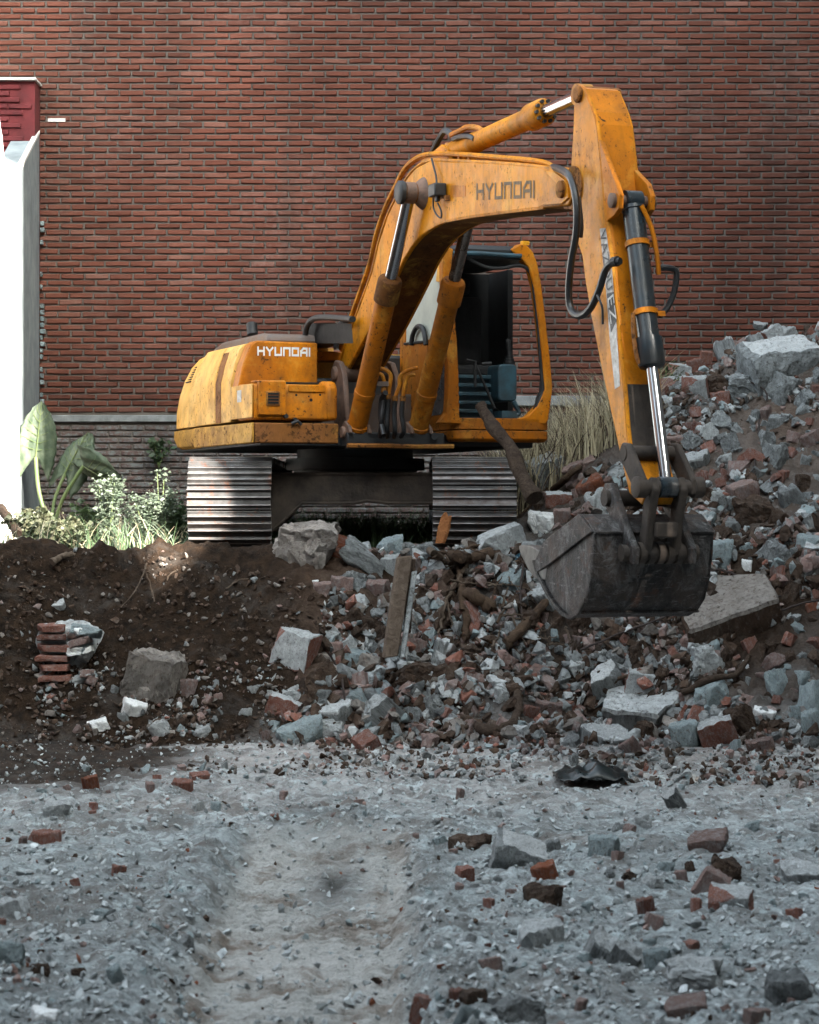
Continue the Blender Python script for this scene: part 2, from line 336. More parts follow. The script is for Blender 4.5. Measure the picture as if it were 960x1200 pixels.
# ------------------------------------------------------------------ mesh builder
class MB:
    def __init__(s): s.v = []; s.f = []; s.m = []
    def add(s, vs, fs, mi=0):
        o = len(s.v); s.v += [Vector(v) for v in vs]; s.f += [tuple(i+o for i in f) for f in fs]; s.m += [mi]*len(fs); return s
    def prism(s, A, B, mi=0):
        n = len(A); return s.add(list(A)+list(B), [tuple(range(n))[::-1], tuple(range(n, 2*n))] + [(i, (i+1) % n, n+(i+1) % n, n+i) for i in range(n)], mi)
    def box(s, c, X, Y, Z, mi=0):
        c, X, Y, Z = map(Vector, (c, X, Y, Z))
        return s.prism([c-X-Y-Z, c+X-Y-Z, c+X+Y-Z, c-X+Y-Z], [c-X-Y+Z, c+X-Y+Z, c+X+Y+Z, c-X+Y+Z], mi)
    def aabb(s, x0, x1, y0, y1, z0, z1, mi=0):
        return s.box(((x0+x1)/2, (y0+y1)/2, (z0+z1)/2), ((x1-x0)/2, 0, 0), (0, (y1-y0)/2, 0), (0, 0, (z1-z0)/2), mi)
    def tube(s, path, r, n=10, mi=0, caps=True):
        path = [Vector(p) for p in path]; rs = r if isinstance(r, (list, tuple)) else [r]*len(path)
        T = [(path[min(i+1, len(path)-1)]-path[max(i-1, 0)]).normalized() for i in range(len(path))]
        a = T[0].orthogonal().normalized(); vs = []
        for i, p in enumerate(path):
            a = (a - T[i]*a.dot(T[i])).normalized(); b = T[i].cross(a)
            for k in range(n):
                t = 2*math.pi*k/n; vs.append(p+(a*math.cos(t)+b*math.sin(t))*rs[i])
        fs = [(i*n+k, i*n+(k+1) % n, (i+1)*n+(k+1) % n, (i+1)*n+k) for i in range(len(path)-1) for k in range(n)]
        if caps: fs += [tuple(range(n))[::-1], tuple(range((len(path)-1)*n, len(path)*n))]
        return s.add(vs, fs, mi)
    def cyl(s, a, b, r, n=22, mi=0): return s.tube([a, b], [r, r], n, mi)
    def steps(s, a, b, prof, n=22, mi=0):
        a, b = Vector(a), Vector(b); path = []; rs = []
        for t, r in prof: path.append(a.lerp(b, t)); rs.append(r)
        T = (b-a).normalized(); x = T.orthogonal().normalized(); y = T.cross(x)
        vs = [p+(x*math.cos(2*math.pi*k/n)+y*math.sin(2*math.pi*k/n))*r for p, r in zip(path, rs) for k in range(n)]
        L = len(path)
        fs = [(i*n+k, i*n+(k+1) % n, (i+1)*n+(k+1) % n, (i+1)*n+k) for i in range(L-1) for k in range(n)] + [tuple(range(n))[::-1], tuple(range((L-1)*n, L*n))]
        return s.add(vs, fs, mi)
    def build(s, name, mats, parent=None, bevel=0, angle=35, smooth=True, seg=2, origin=None):
        if origin is None: origin = base_of(parent) if parent else Vector((0, 0, 0))
        me = bpy.data.meshes.new(name)
        me.from_pydata([tuple(v-origin) for v in s.v], [], s.f)
        if not isinstance(mats, (list, tuple)): mats = [mats]
        for m in mats: me.materials.append(MATS[m])
        me.polygons.foreach_set('material_index', s.m)
        bm = bmesh.new(); bm.from_mesh(me); bmesh.ops.recalc_face_normals(bm, faces=bm.faces); bm.to_mesh(me); bm.free()
        if smooth:
            me.polygons.foreach_set('use_smooth', [True]*len(me.polygons)); me.set_sharp_from_angle(angle=math.radians(angle))
        o = bpy.data.objects.new(name, me); COL.objects.link(o)
        if parent: o.parent = parent
        else: o.location = origin
        if bevel:
            b = o.modifiers.new('bevel', 'BEVEL'); b.width = bevel; b.segments = seg; b.limit_method = 'ANGLE'; b.angle_limit = math.radians(38); b.use_clamp_overlap = True
            b.harden_normals = False
        return o
BASE = {}
def base_of(o):
    while o.parent is not None: o = o.parent
    return BASE.get(o.name, Vector((0, 0, 0)))
def tag(o, label=None, cat=None, group=None, kind=None):
    if label: o['label'] = label
    if cat: o['category'] = cat
    if group: o['group'] = group
    if kind: o['kind'] = kind
    elif label and 'kind' not in o.keys(): o['kind'] = 'thing'
    return o
def thing(name, label, cat, loc, group=None):
    o = bpy.data.objects.new(name, None); COL.objects.link(o); o.location = loc; o.empty_display_size = .3
    BASE[o.name] = Vector(loc); return tag(o, label, cat, group)
def np_object(name, V, F, mats, mi=None, smooth=False, origin=(0, 0, 0), nper=None):
    """big mesh straight from arrays (F: all triangles or all quads)"""
    me = bpy.data.meshes.new(name); k = F.shape[1]
    me.vertices.add(len(V)); me.vertices.foreach_set('co', (V-np.array(origin)).astype(np.float32).ravel())
    me.loops.add(F.size); me.loops.foreach_set('vertex_index', F.astype(np.int32).ravel())
    me.polygons.add(len(F)); me.polygons.foreach_set('loop_start', np.arange(0, F.size, k, dtype=np.int32))
    for m in mats: me.materials.append(MATS[m])
    if mi is not None: me.polygons.foreach_set('material_index', mi.astype(np.int32))
    me.polygons.foreach_set('use_smooth', np.full(len(F), smooth))
    me.update(calc_edges=True); me.validate()
    o = bpy.data.objects.new(name, me); COL.objects.link(o); o.location = origin
    return o

# ------------------------------------------------------------------ GROUND
def build_ground():
    xs = np.concatenate([-np.geomspace(70, 5.6, 14), np.arange(-5.4, -1.2, .032), np.arange(-1.2, .5, .014), np.arange(.5, 6.4, .032), np.geomspace(6.5, 70, 14)])
    yd = [6.0]
    while yd[-1] < 26.2: yd.append(yd[-1] + (.012 if yd[-1] < 13.5 and yd[-1] > 8.5 else .022 if yd[-1] < 14 else .03 if yd[-1] < 22 else .045))
    ys = np.concatenate([np.linspace(-60, 5.5, 16), np.array(yd), np.geomspace(26.6, 120, 12)])
    X, Y = np.meshgrid(xs, ys); Z = terrain(X, Y)
    # keep it below the wall footing and level beyond the site
    V = np.stack([X.ravel(), Y.ravel(), Z.ravel()], 1)
    nx = len(xs); i = np.arange(nx-1)[None, :] + nx*np.arange(len(ys)-1)[:, None]; i = i.ravel()
    F = np.stack([i, i+1, i+nx+1, i+nx], 1)
    o = np_object('ground', V, F, ['soil'], smooth=True); tag(o, kind='structure')
    x, y, z = V.T
    w = fbm(x*1.1, y*1.1, 4, 101)
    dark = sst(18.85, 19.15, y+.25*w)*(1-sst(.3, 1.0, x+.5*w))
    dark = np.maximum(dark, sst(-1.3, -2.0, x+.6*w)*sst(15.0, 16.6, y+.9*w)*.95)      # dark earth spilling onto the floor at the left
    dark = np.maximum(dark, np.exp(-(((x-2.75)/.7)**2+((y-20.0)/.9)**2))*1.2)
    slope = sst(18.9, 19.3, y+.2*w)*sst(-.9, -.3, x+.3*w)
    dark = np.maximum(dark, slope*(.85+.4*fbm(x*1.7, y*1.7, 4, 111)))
    dark = np.maximum(dark, 1.2*np.exp(-(((x-1.55)/.9)**2+((y-19.5)/.5)**2)))  # soil darkened under the bucket to stand for its shadow
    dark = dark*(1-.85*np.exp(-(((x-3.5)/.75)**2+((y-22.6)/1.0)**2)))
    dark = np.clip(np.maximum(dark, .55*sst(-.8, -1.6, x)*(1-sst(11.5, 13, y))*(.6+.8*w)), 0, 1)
    tan = sst(.8, 1.6, x+.3*w)*sst(18.9, 19.6, y+.3*w)*(1-dark*.8)
    tan = np.maximum(tan, .7*np.exp(-(((x+.55)/.35)**2+((y-20)/.7)**2)))
    rx = x+.42; rut = (1-sst(.36, .5, np.abs(rx)))*(1-sst(12.9, 13.9, y))
    rut = rut*(1-.9*np.exp(-(((x+.36)/.16)**2+((y-12.2)/.8)**2))); dark = np.maximum(dark, .85*np.exp(-(((x+.36+.2*w)/.15)**2+((y-12.3)/.7)**2)))
    a = o.data.color_attributes.new('zone', 'FLOAT_COLOR', 'POINT')
    a.data.foreach_set('color', np.stack([dark, np.clip(tan, 0, 1), rut*.9, np.ones_like(x)], 1).astype(np.float32).ravel())
build_ground()

# ------------------------------------------------------------------ WALLS
def brick_field(name, x0, x1, z0, z1, yf, mats, parent, origin, seed, L=.2495, Hc=.0652, bl=.2340, bh=.0480, depth=.020, paint_below=None):
    r = np.random.default_rng(seed); VV = []; FF = []; TT = []; base = 0
    rows = int((z1-z0)/Hc)
    for j in range(rows):
        z = z0+j*Hc+Hc/2; off = (.5 if j % 2 else 0)+r.normal(0, .06)
        n = int((x1-x0)/L)+2
        for i in range(n):
            cx = x0+(i+off)*L-.1; l = bl*r.uniform(.965, 1.02); h = bh*r.uniform(.92, 1.05)
            if cx-l/2 < x0: continue
            if cx+l/2 > x1: continue
            cz = z+r.normal(0, .0012); d = depth+r.normal(0, .0022)
            t = r.normal(0, .012)
            hx, hz = l/2, h/2; e = .006
            ring = []
            for (ix, iz, dy) in ((0, 0, 0), (0, 0, d*.6), (e, e, d)):
                for sx, sz in ((-1, -1), (-.955, -1.0), (.955, -1), (1, -.72), (1, .72), (.955, 1), (-.955, 1), (-1, .72)):
                    if (sx, sz) == (-1, -1): sz = -.72
                    px, pz = sx*(hx-ix), sz*(hz-iz)
                    ring.append((cx+px+r.normal(0, .0012), yf-dy+r.normal(0, .0008), cz+pz+t*px+r.normal(0, .0012)))
            VV += ring
            for q in (0, 8):
                for k in range(8): FF.append((base+q+k, base+q+(k+1) % 8, base+q+8+(k+1) % 8, base+q+8+k))
            for a_, b_, c_, d_ in ((0, 1, 6, 7), (1, 2, 5, 6), (2, 3, 4, 5)): FF.append((base+16+a_, base+16+b_, base+16+c_, base+16+d_))
            tint = np.clip(r.normal(.48, .23), 0, 1)
            pw = 0.
            if paint_below is not None: pw = 1. if z < paint_below else 0.
            TT += [(tint, pw, r.uniform(.2, 1), 1)]*24
            base += 24
    V = np.array(VV); F = np.array(FF)
    o = np_object(name, V, F, mats, smooth=False, origin=origin)
    a = o.data.color_attributes.new('tint', 'FLOAT_COLOR', 'POINT'); a.data.foreach_set('color', np.array(TT, np.float32).ravel())
    if parent: o.parent = parent; o.location = (0, 0, 0)
    return o
WY = 26.0
wall = thing('brick_wall', 'tall red brick wall filling the background behind the excavator', 'wall', (0, WY, 1.0))
wo = Vector((0, WY, 1.0))
mb = MB(); mb.aabb(-9, 6.45, WY, WY+.35, .6, 11.0); mb.build('mortar_core', 'wall_mortar', wall)
brick_field('brick_face', -9, 6.45, 2.77, 10.9, WY, ['wall_brick'], wall, tuple(wo), 5)
brick_field('whitewashed_brick_face', -9, 6.45, 1.15, 2.66, WY, ['wall_brick'], wall, tuple(wo), 9, paint_below=9)
for ch in (wall.children[2],):
    a = ch.data.color_attributes['tint']; n = len(a.data); arr = np.zeros(n*4, np.float32); a.data.foreach_get('color', arr)
    arr = arr.reshape(-1, 4); arr[:, 0] *= .1; a.data.foreach_set('color', arr.ravel()); ch['label'] = 'lower courses blotched with old white paint'
mb = MB(); mb.aabb(-8.9, -.45, WY-.045, WY-.001, 2.675, 2.745); mb.aabb(-.45, 6.4, WY-.06, WY-.001, 2.84, 2.945)
mb.build('concrete_strip', 'concrete_strip', wall, .008)
mb = MB(); mb.aabb(-3.72, -3.54, WY-.022, WY-.0145, 5.765, 5.80); mb.build('white_patch', 'white_paint', wall)

# the stub of a demolished building on the left
st = thing('plaster_wall', 'sunlit white plastered stub wall with a raking broken top at the left edge', 'wall', (-4.6, 23.9, 1.3))
def ragged(a, b, n, amp, r=random.Random(3)):
    a, b = Vector(a), Vector(b); return [a.lerp(b, i/n)+Vector((r.uniform(-amp, amp)*.4, 0, r.uniform(-amp, amp))) * (0 < i < n) for i in range(n+1)]
FY, BY = 23.9, 25.93
front = [Vector((-6.2, FY, .9)), Vector((-3.70, FY, .9)), Vector((-3.695, FY, 3.0))] + ragged((-3.70, FY, 4.95), (-3.832, FY, 5.10), 4, .015) + ragged((-3.845, FY, 5.2), (-3.90, FY, 5.62), 4, .02) + [Vector((-4.3, FY, 6.1))] + [Vector((-6.2, FY, 6.3))]
back = [Vector((p.x-.03, FY+.14, p.z)) for p in front]
mb = MB(); mb.prism(front, back); mb.build('front_plaster', 'plaster_white', st, .004)
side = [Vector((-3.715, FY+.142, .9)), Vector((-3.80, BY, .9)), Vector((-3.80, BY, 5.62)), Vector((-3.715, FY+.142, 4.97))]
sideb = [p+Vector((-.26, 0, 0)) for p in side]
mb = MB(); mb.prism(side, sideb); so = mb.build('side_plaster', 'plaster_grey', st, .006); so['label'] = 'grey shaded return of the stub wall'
cap = [(-3.712, FY+.145, 4.975), (-3.797, BY-.01, 5.63)]
mb = MB(); d = (Vector(cap[1])-Vector(cap[0])); mb.box((Vector(cap[0])+Vector(cap[1]))/2+Vector((-.02, 0, .02)), d/2, (.025, 0, 0), (0, 0, .016)); mb.build('cap_strip', 'white_paint', st)
# toothed white bricks where the stub meets the wall
r_ = random.Random(8)
for j in range(50):
    z = 2.8+j*.0652*1.0
    if z > 4.9: break
    if r_.random() < .5: mb = MB(); mb.aabb(-3.79, -3.765+r_.uniform(-.01, .022), BY-.02, BY+.05, z, z+.045); mb.build('bonding_brick', 'rubble_teal', st, .004)
pier = thing('brick_pier', 'dark red painted brick pier with a white cap behind the stub wall', 'wall', (-4.9, 25.7, 5.0))
brick_field('brick_face', -6.2, -3.815, 4.2, 6.1, 25.62, ['red_paint_brick'], pier, (-4.9, 25.7, 5.0), 12)
mb = MB(); mb.aabb(-6.2, -3.80, 25.62, 25.98, 4.2, 6.12); mb.build('core', 'red_paint_brick', pier)
mb = MB(); mb.aabb(-6.25, -3.78, 25.56, 25.985, 6.122, 6.148); mb.build('cap', 'white_paint', pier, .006)

# unseen houses added on the right as sun blockers; the alley follows the sun's direction
def house(plan, h, label, ys):
    t = thing('blocker_house', label, 'house', (8.5, sum(ys)/2, 0))
    mb = MB(); mb.prism([Vector((x, y, -.2)) for x, y in plan], [Vector((x, y, h)) for x, y in plan]); mb.build('wall', 'render_tan', t)
    mb = MB(); mb.prism([Vector((x, y, h+.002)) for x, y in plan], [Vector((x, y, h+.35)) for x, y in plan]); mb.build('parapet', 'concrete_strip', t)
    n = 6
    for k in range(n):
        yy = ys[0]+1.2+(ys[1]-ys[0]-2.4)*(k+.5)/n
        for f in range(int(h//3.2)):
            zz = 4.2+f*3.1
            if zz+1.4 > h: continue
            mb = MB(); mb.aabb(6.44, 6.498, yy-.5, yy+.5, zz, zz+1.4); w = mb.build('window', 'concrete_strip', t)
            mb = MB(); mb.aabb(6.425, 6.438, yy-.42, yy+.42, zz+.08, zz+1.32); mb.build('pane', 'black_metal', w)
AL0, AL1 = 7.35, 9.05; kk = 7/.67
house([(6.5, 44), (6.5, AL1), (13.5, AL1-kk), (13.5, 44)], 20.5, 'unseen tall rendered house added on the right beyond the alley to block the sun', (AL1, 30))
house([(6.5, AL0), (6.5, -16), (13.5, -16), (13.5, AL0-kk)], 16.5, 'unseen lower rendered house added on the right nearer the camera to block the sun', (-14, AL0))
pb = thing('alley_sun_block', 'unseen blank wall added across the alley on the right to block low sun', 'wall', (7, 8, 0))  # added wall that keeps low sun off the floor and bucket
mb = MB(); pl = [(6.6, AL0-.14), (6.6, AL1-.16), (6.9, AL1-.61), (6.9, AL0-.61)]; mb.prism([Vector((x, y, -.2)) for x, y in pl], [Vector((x, y, 10.75)) for x, y in pl]); mb.build('wall', 'render_tan', pb)
def plain_blocker_house(x0, x1, y0, y1, h, label, face):  # unseen houses added to cut sky light from behind and the left
    t = thing('blocker_house', label, 'house', ((x0+x1)/2, (y0+y1)/2, 0))
    mb = MB(); mb.aabb(x0, x1, y0, y1, -.2, h); mb.build('wall', 'dark_brick', t)
    mb = MB(); mb.aabb(x0-.12, x1+.12, y0-.12, y1+.12, h+.002, h+.3); mb.build('parapet', 'concrete_strip', t)
    n = 4
    for k in range(n):
        for f in range(int(h//3.2)):
            z = 1.2+f*3.1
            mb = MB()
            if face == 'y': c = x0+(x1-x0)*(k+.5)/n; mb.aabb(c-.6, c+.6, y1+.002, y1+.05, z, z+1.5)
            else: c = y0+(y1-y0)*(k+.5)/n; mb.aabb(x1+.002, x1+.05, c-.6, c+.6, z, z+1.5)
            w = mb.build('window', 'concrete_strip', t); mb = MB()
            if face == 'y': mb.aabb(c-.5, c+.5, y1+.052, y1+.06, z+.1, z+1.4)
            else: mb.aabb(x1+.052, x1+.06, c-.5, c+.5, z+.1, z+1.4)
            mb.build('pane', 'black_metal', w)
plain_blocker_house(-16, 5.5, -15, -4.5, 18.5, 'unseen dark brick house added behind the camera to cut sky light', 'y')
plain_blocker_house(-19, -10.5, -3, 22, 8.2, 'unseen low dark brick house added on the left to cut sky light', 'x')

# ------------------------------------------------------------------ EXCAVATOR
W0 = Vector((-.485, 22.6, ZL)); TH = math.radians(20); S_, C_ = math.sin(TH), math.cos(TH)
Fd = Vector((S_, -C_, 0)); Rd = Vector((-C_, -S_, 0)); Zd = Vector((0, 0, 1))
def U(u, v, h): return W0 + Fd*u + Rd*v + Zd*h
def uh(px, py, v):
    k = (px-480)/FPX
    u = (k*(W0.y-v*S_)-W0.x+v*C_)/(S_+k*C_)
    y = W0.y-u*C_-v*S_
    return u, CZ+(600-py)/FPX*y-ZL
def UP(px, py, v): u, h = uh(px, py, v); return U(u, v, h)
ex = thing('excavator', 'old weathered orange crawler excavator with its boom arched and bucket hanging over the rubble', 'excavator', tuple(W0))

def uv_prism(mb, poly, v0, v1, mi=0): return mb.prism([U(u, v0, h) for u, h in poly], [U(u, v1, h) for u, h in poly], mi)
def ubox(mb, u0, u1, v0, v1, h0, h1, mi=0): return mb.box(U((u0+u1)/2, (v0+v1)/2, (h0+h1)/2), Fd*(u1-u0)/2, Rd*(v1-v0)/2, Zd*(h1-h0)/2, mi)
def smooth_path(pts, n=6):
    pts = [Vector(p) for p in pts]; out = []
    for i in range(len(pts)-1):
        p0 = pts[max(i-1, 0)]; p1 = pts[i]; p2 = pts[i+1]; p3 = pts[min(i+2, len(pts)-1)]
        for k in range(n):
            t = k/n; out.append(.5*((2*p1)+(p2-p0)*t+(2*p0-5*p1+4*p2-p3)*t*t+(3*p1-p0-3*p2+p3)*t**3))
    out.append(pts[-1]); return out

# --- tracks
def track(xc, nm):
    n0 = Vector((xc, 22.85, ZL))
    cy0, cy1, hc, r = 21.40, 24.75, .395, .345
    L = cy1-cy0; per = 2*L+2*math.pi*r; N = 45; pitch = per/N
    def at(s):
        s %= per
        if s < L: return Vector((xc, cy0+s, ZL+hc+r)), Vector((0, 1, 0)), Vector((0, 0, 1))
        s -= L
        if s < math.pi*r:
            a = s/r; n = Vector((0, math.sin(a), math.cos(a))); return Vector((xc, cy1, ZL+hc))+n*r, Vector((0, math.cos(a), -math.sin(a))), n
        s -= math.pi*r
        if s < L: return Vector((xc, cy1-s, ZL+hc-r)), Vector((0, -1, 0)), Vector((0, 0, -1))
        s -= L; a = s/r+math.pi; n = Vector((0, math.sin(a), math.cos(a))); return Vector((xc, cy0, ZL+hc))+n*r, Vector((0, math.cos(a), -math.sin(a))), n
    mb = MB(); prof = [(-.5, 0), (-.5, .022), (-.40, .022), (-.36, .052), (-.31, .052), (-.27, .022), (-.06, .022), (-.02, .052), (.03, .052), (.07, .022), (.27, .022), (.31, .052), (.36, .052), (.40, .022), (.5, .022), (.5, 0)]
    rr = random.Random(nm)
    for i in range(N):
        p, t, n = at((i+.5)*pitch); j = rr.uniform(-.006, .006)
        A = [p+t*(a*pitch*1.0)+n*b+Vector((-.35+j, 0, 0)) for a, b in prof]; B = [q+Vector((.70, 0, 0)) for q in A]
        mb.prism(A, B)
        for q in (3, 7, 11): mb.m[len(mb.m)-len(prof)+q] = 1
        if rr.random() < .4: mb.m[len(mb.m)-len(prof)+5] = 1
    o = mb.build('track_chain', ['track_steel', 'track_polished'], ex, .003, seg=1)
    mb = MB()
    for yy, rad in ((cy0, .31), (cy1, .31)): mb.steps((xc-.2, yy, ZL+hc), (xc+.2, yy, ZL+hc), [(0, rad*.5), (.02, rad*.9), (.2, rad), (.8, rad), (.98, rad*.9), (1, rad*.5)], 28)
    for q in range(6): yy = cy0+.55+q*.45; mb.cyl((xc-.2, yy, ZL+hc-.22), (xc+.2, yy, ZL+hc-.22), .10, 16)
    mb.build('roller', 'frame_dirt', o)
    mb = MB(); mb.aabb(xc-.22, xc+.22, cy0+.2, cy1-.2, ZL+hc-.17, ZL+hc+.17); mb.build('track_frame', 'frame_dirt', o, .02)
XL, XR = P(268, 600, 21.02).x, P(556, 600, 21.02).x
track(XL, 1); track(XR, 2)
mb = MB()
xa, xb = XL+.23, XR-.23
fr = [(xa, .16), (xa+.14, .16), (xa+.36, .41), (xb-.10, .41), (xb, .41), (xb, .66), (xa, .66)]
mb.prism([Vector((x, 21.55, ZL+h)) for x, h in fr], [Vector((x, 21.9, ZL+h)) for x, h in fr])
mb.aabb(xa+.02, xb-.02, 21.9, 23.7, ZL+.42, ZL+.64)
mb.build('car_body', 'frame_dirt', ex, .018)
# flange lip along the cross beam
mb = MB(); mb.tube([Vector((x, 21.545, ZL+h)) for x, h in ((xa+.1, .165), (xa+.36, .405), ((xa+xb)/2, .405), ((xa+xb)/2+.12, .425), ((xa+xb)/2+.3, .405), (xb-.02, .405))], .016, 6)
mb.tube([Vector((xa, 21.55, ZL+.655)), Vector((xb, 21.55, ZL+.655))], .014, 6); mb.build('beam_flange', 'frame_dirt', ex)
mb = MB(); c = W0+Vector((0, 0, 0)); mb.steps(c+Zd*.62, c+Zd*.885, [(0, .55), (.3, .55), (.31, .62), (.7, .62), (.71, .52), (1, .52)], 40); mb.build('swing_bearing', 'black_metal', ex)

# --- revolving frame and bodywork
mb = MB()
ubox(mb, -1.55, 1.20, -1.22, 1.24, .885, .99); ubox(mb, .45, 1.36, -.34, .53, .88, 1.0)
ubox(mb, 1.20, 1.40, -.36, .50, .86, .90)
mb.build('revolving_frame', 'black_metal', ex, .01)
# dirt-caked lip in front of the boom foot
mb = MB(); mb.tube([U(1.41, .55, .885), U(1.42, .2, .885), U(1.42, -.05, .88), U(1.41, -.4, .885)], .02, 6); mb.build('front_lip', 'paint_rusty', ex)

def loft(sections, v_in, mats, name, parent, bevel=0., close_top=True):
    """sections: [(h, [(u,v)...])] with equal counts; closed plan loops"""
    mb = MB(); n = len(sections[0][1]); vs = []
    for h, pl in sections: vs += [U(u, v, h) for u, v in pl]
    fs = [(i*n+k, i*n+(k+1) % n, (i+1)*n+(k+1) % n, (i+1)*n+k) for i in range(len(sections)-1) for k in range(n)]
    fs += [tuple(range(n))[::-1], tuple(range((len(sections)-1)*n, len(sections)*n))]
    mb.add(vs, fs); return mb.build(name, mats, parent, bevel, 30)
# counterweight
cw = [(-.645, 1.30), (-1.05, 1.305), (-1.36, 1.29), (-1.58, 1.21), (-1.74, 1.04), (-1.85, .72), (-1.90, .36), (-1.92, 0)]
cw = cw + [(u, -v) for u, v in cw[:-1][::-1]]
def inset_cw(d):
    out = []
    for i, (u, v) in enumerate(cw):
        du = max(0, (-u-.8))/1.0; n = Vector((-du*1.4, v/1.3)); n = n.normalized() if n.length > 0 else n
        uu = u if i in (0, len(cw)-1) else u-n.x*d
        f = .5 if i in (0, len(cw)-1) else .8 if i in (1, len(cw)-2) else 1
        out.append((uu, v-n.y*d*f))
    return out
loft([(1.10, inset_cw(.0)), (1.25, inset_cw(.005)), (1.40, inset_cw(.035)), (1.54, inset_cw(.085)), (1.66, inset_cw(.155)), (1.74, inset_cw(.235)), (1.775, inset_cw(.31)), (1.79, inset_cw(.42))], 0, 'paint_faded', 'counterweight', ex)
sk = loft([(.905, inset_cw(.06)), (.93, inset_cw(.012)), (1.0, inset_cw(-.022)), (1.075, inset_cw(-.022)), (1.085, inset_cw(.03))], 0, 'paint_skirt', 'counterweight_skirt', ex)
# vents cut in the top of the counterweight
mb = MB()
for k in range(7):
    h = 1.655-.022*k; i0 = .150-.0125*k
    pa, pb = (-1.00, 1.305-i0*.8), (-1.33, 1.285-i0*.98)
    A = U(pa[0], pa[1], h); B = U(pb[0], pb[1], h); n = Vector((-(B-A).y, (B-A).x, 0)).normalized()
    if n.dot(Rd) < 0: n = -n
    mb.box((A+B)/2+n*.004, (B-A)/2, n*.008, Zd*.006)
mb.build('vent', 'slit_black', ex)
# engine hood: rear part and the block with the maker's name on its front
def hood(name, u0, u1, v0, mat, top=1.79, h0=1.10):
    secs = []
    for h, d in ((h0, 0), (1.45, .0), (1.60, .035), (1.72, .075), (1.77, .11), (top, .19)):
        secs.append((h, [(u1, v0), (u1, 1.30-d), (u0, 1.30-d), (u0, v0)]))
    return loft(secs, 0, mat, name, ex, .008)
hood('rear_side_door', -.635, -.005, .2, 'paint_faded')
hood('front_side_door', .005, .50, .56, 'paint_faded')
# curved rust band on the door
secs = []
for h, d in ((1.105, 0), (1.45, .0), (1.60, .035), (1.72, .075)): secs.append((h, [(.20, 1.2), (.20, 1.303-d), (.03, 1.303-d), (.03, 1.2)]))
loft(secs, 0, 'paint_rusty', 'door_band', ex)
mb = MB(); pl = [(1.29, 1.40), (1.30, 1.12), (.58, 1.12), (.58, 1.785), (1.13, 1.795), (1.18, 1.755), (1.245, 1.60)]
mb.prism([U(.505, v, h) for v, h in pl], [U(.70, v, h) for v, h in pl]); fp = mb.build('hood_front_panel', 'paint_orange', ex, .014)
mb = MB(); ubox(mb, -.63, .02, -1.2, .18, 1.0, 1.74); ubox(mb, .0, .45, .30, .555, 1.0, 1.5); mb.build('engine_cover', 'black_metal', ex, .03)
mb = MB(); pl = [(-1.25, 1.79), (.55, 1.79), (.52, 1.86), (.3, 1.885), (-.9, 1.885), (-1.2, 1.84)]
mb.prism([U(u, .98, h) for u, h in pl], [U(u, .25, h) for u, h in pl]); mb.build('top_cover', 'grey_plate', ex, .03)
mb = MB(); b0 = UP(296, 392, .80); b1 = UP(295, 378, .80); mb.steps(b0, b1, [(0, .05), (.9, .05), (1, .035)], 16); mb.build('exhaust_pipe', 'black_metal', ex)
mb = MB(); pl = [(.3, 1.74), (.3, 1.765), (-.2, 1.765), (-.2, 1.74)]; ubox(mb, .02, .30, .1, .56, 1.66, 1.74); mb.build('hood_edge', 'paint_orange', ex, .01)
for pts in ([(357, 412), (358, 392), (361, 380), (369, 373), (385, 372), (413, 374)], [(394, 408), (395, 390), (398, 381), (405, 376), (414, 374)]):
    v = .62 if pts[0][0] < 380 else .38
    mb = MB(); mb.tube(smooth_path([UP(x, y, v) for x, y in pts], 5), .026, 10); mb.build('handrail', 'black_rubber', ex)
mb = MB(); a, b = uh(361, 382, .55), uh(412, 382, .55)
mb.prism([UP(361, 379, .55), UP(412, 379, .55), UP(414, 402, .55), UP(360, 402, .55)], [UP(361, 379, .55)-Fd*.03, UP(412, 379, .55)-Fd*.03, UP(414, 402, .55)-Fd*.03, UP(360, 402, .55)-Fd*.03]); mb.build('mesh_guard', 'black_rubber', ex)
# toolbox in front, with the side step
tb = [(.715, 1.10), (1.20, 1.10), (1.20, 1.36), (1.185, 1.40), (.715, 1.415)]
mb = MB(); uv_prism(mb, tb, 1.30, .60); tbo = mb.build('toolbox', 'paint_orange', ex, .02)
mb = MB(); ubox(mb, .52, 1.19, 1.306, 1.312, 1.12, 1.40); mb.build('side_panel', 'paint_faded', tbo, .004)
mb = MB(); uv_prism(mb, [(1.203, 1.135), (1.235, 1.14), (1.235, 1.42), (1.20, 1.43), (1.0, 1.43), (1.0, 1.418), (1.203, 1.415)], 1.27, 1.03); mb.build('filter_box', 'paint_orange', tbo, .012)
mb = MB(); ubox(mb, 1.237, 1.246, 1.085, 1.205, 1.215, 1.335); vb = mb.build('vent_frame', 'paint_rusty', tbo, .006)
mb = MB()
for k in range(4): ubox(mb, 1.247, 1.252, 1.10, 1.19, 1.232+.025*k, 1.248+.025*k)
mb.build('vent_slat', 'slit_black', tbo)
mb = MB(); uv_prism(mb, [(.9, 1.10), (1.225, 1.10), (1.225, 1.37), (1.18, 1.43), (1.0, 1.44), (.9, 1.42)], .665, .57); mb.build('end_cheek', 'paint_orange', tbo, .03)
mb = MB(); ubox(mb, 1.202, 1.212, .68, 1.0, 1.335, 1.395); mb.build('step_rail', 'paint_orange', tbo, .006)
mb = MB(); ubox(mb, .60, .98, .62, 1.0, 1.418, 1.43); mb.build('anti_slip_top', 'black_metal', tbo)
mb = MB()
for v, h, rr in ((1.03, 1.13, .018), (.95, 1.105, .014)): mb.cyl(U(1.2, v, h), U(1.25, v, h), rr, 12)
mb.tube([U(1.23, .98, 1.07), U(1.25, .93, 1.09), U(1.25, .90, 1.06)], .014, 8); mb.build('latch', 'black_metal', tbo)
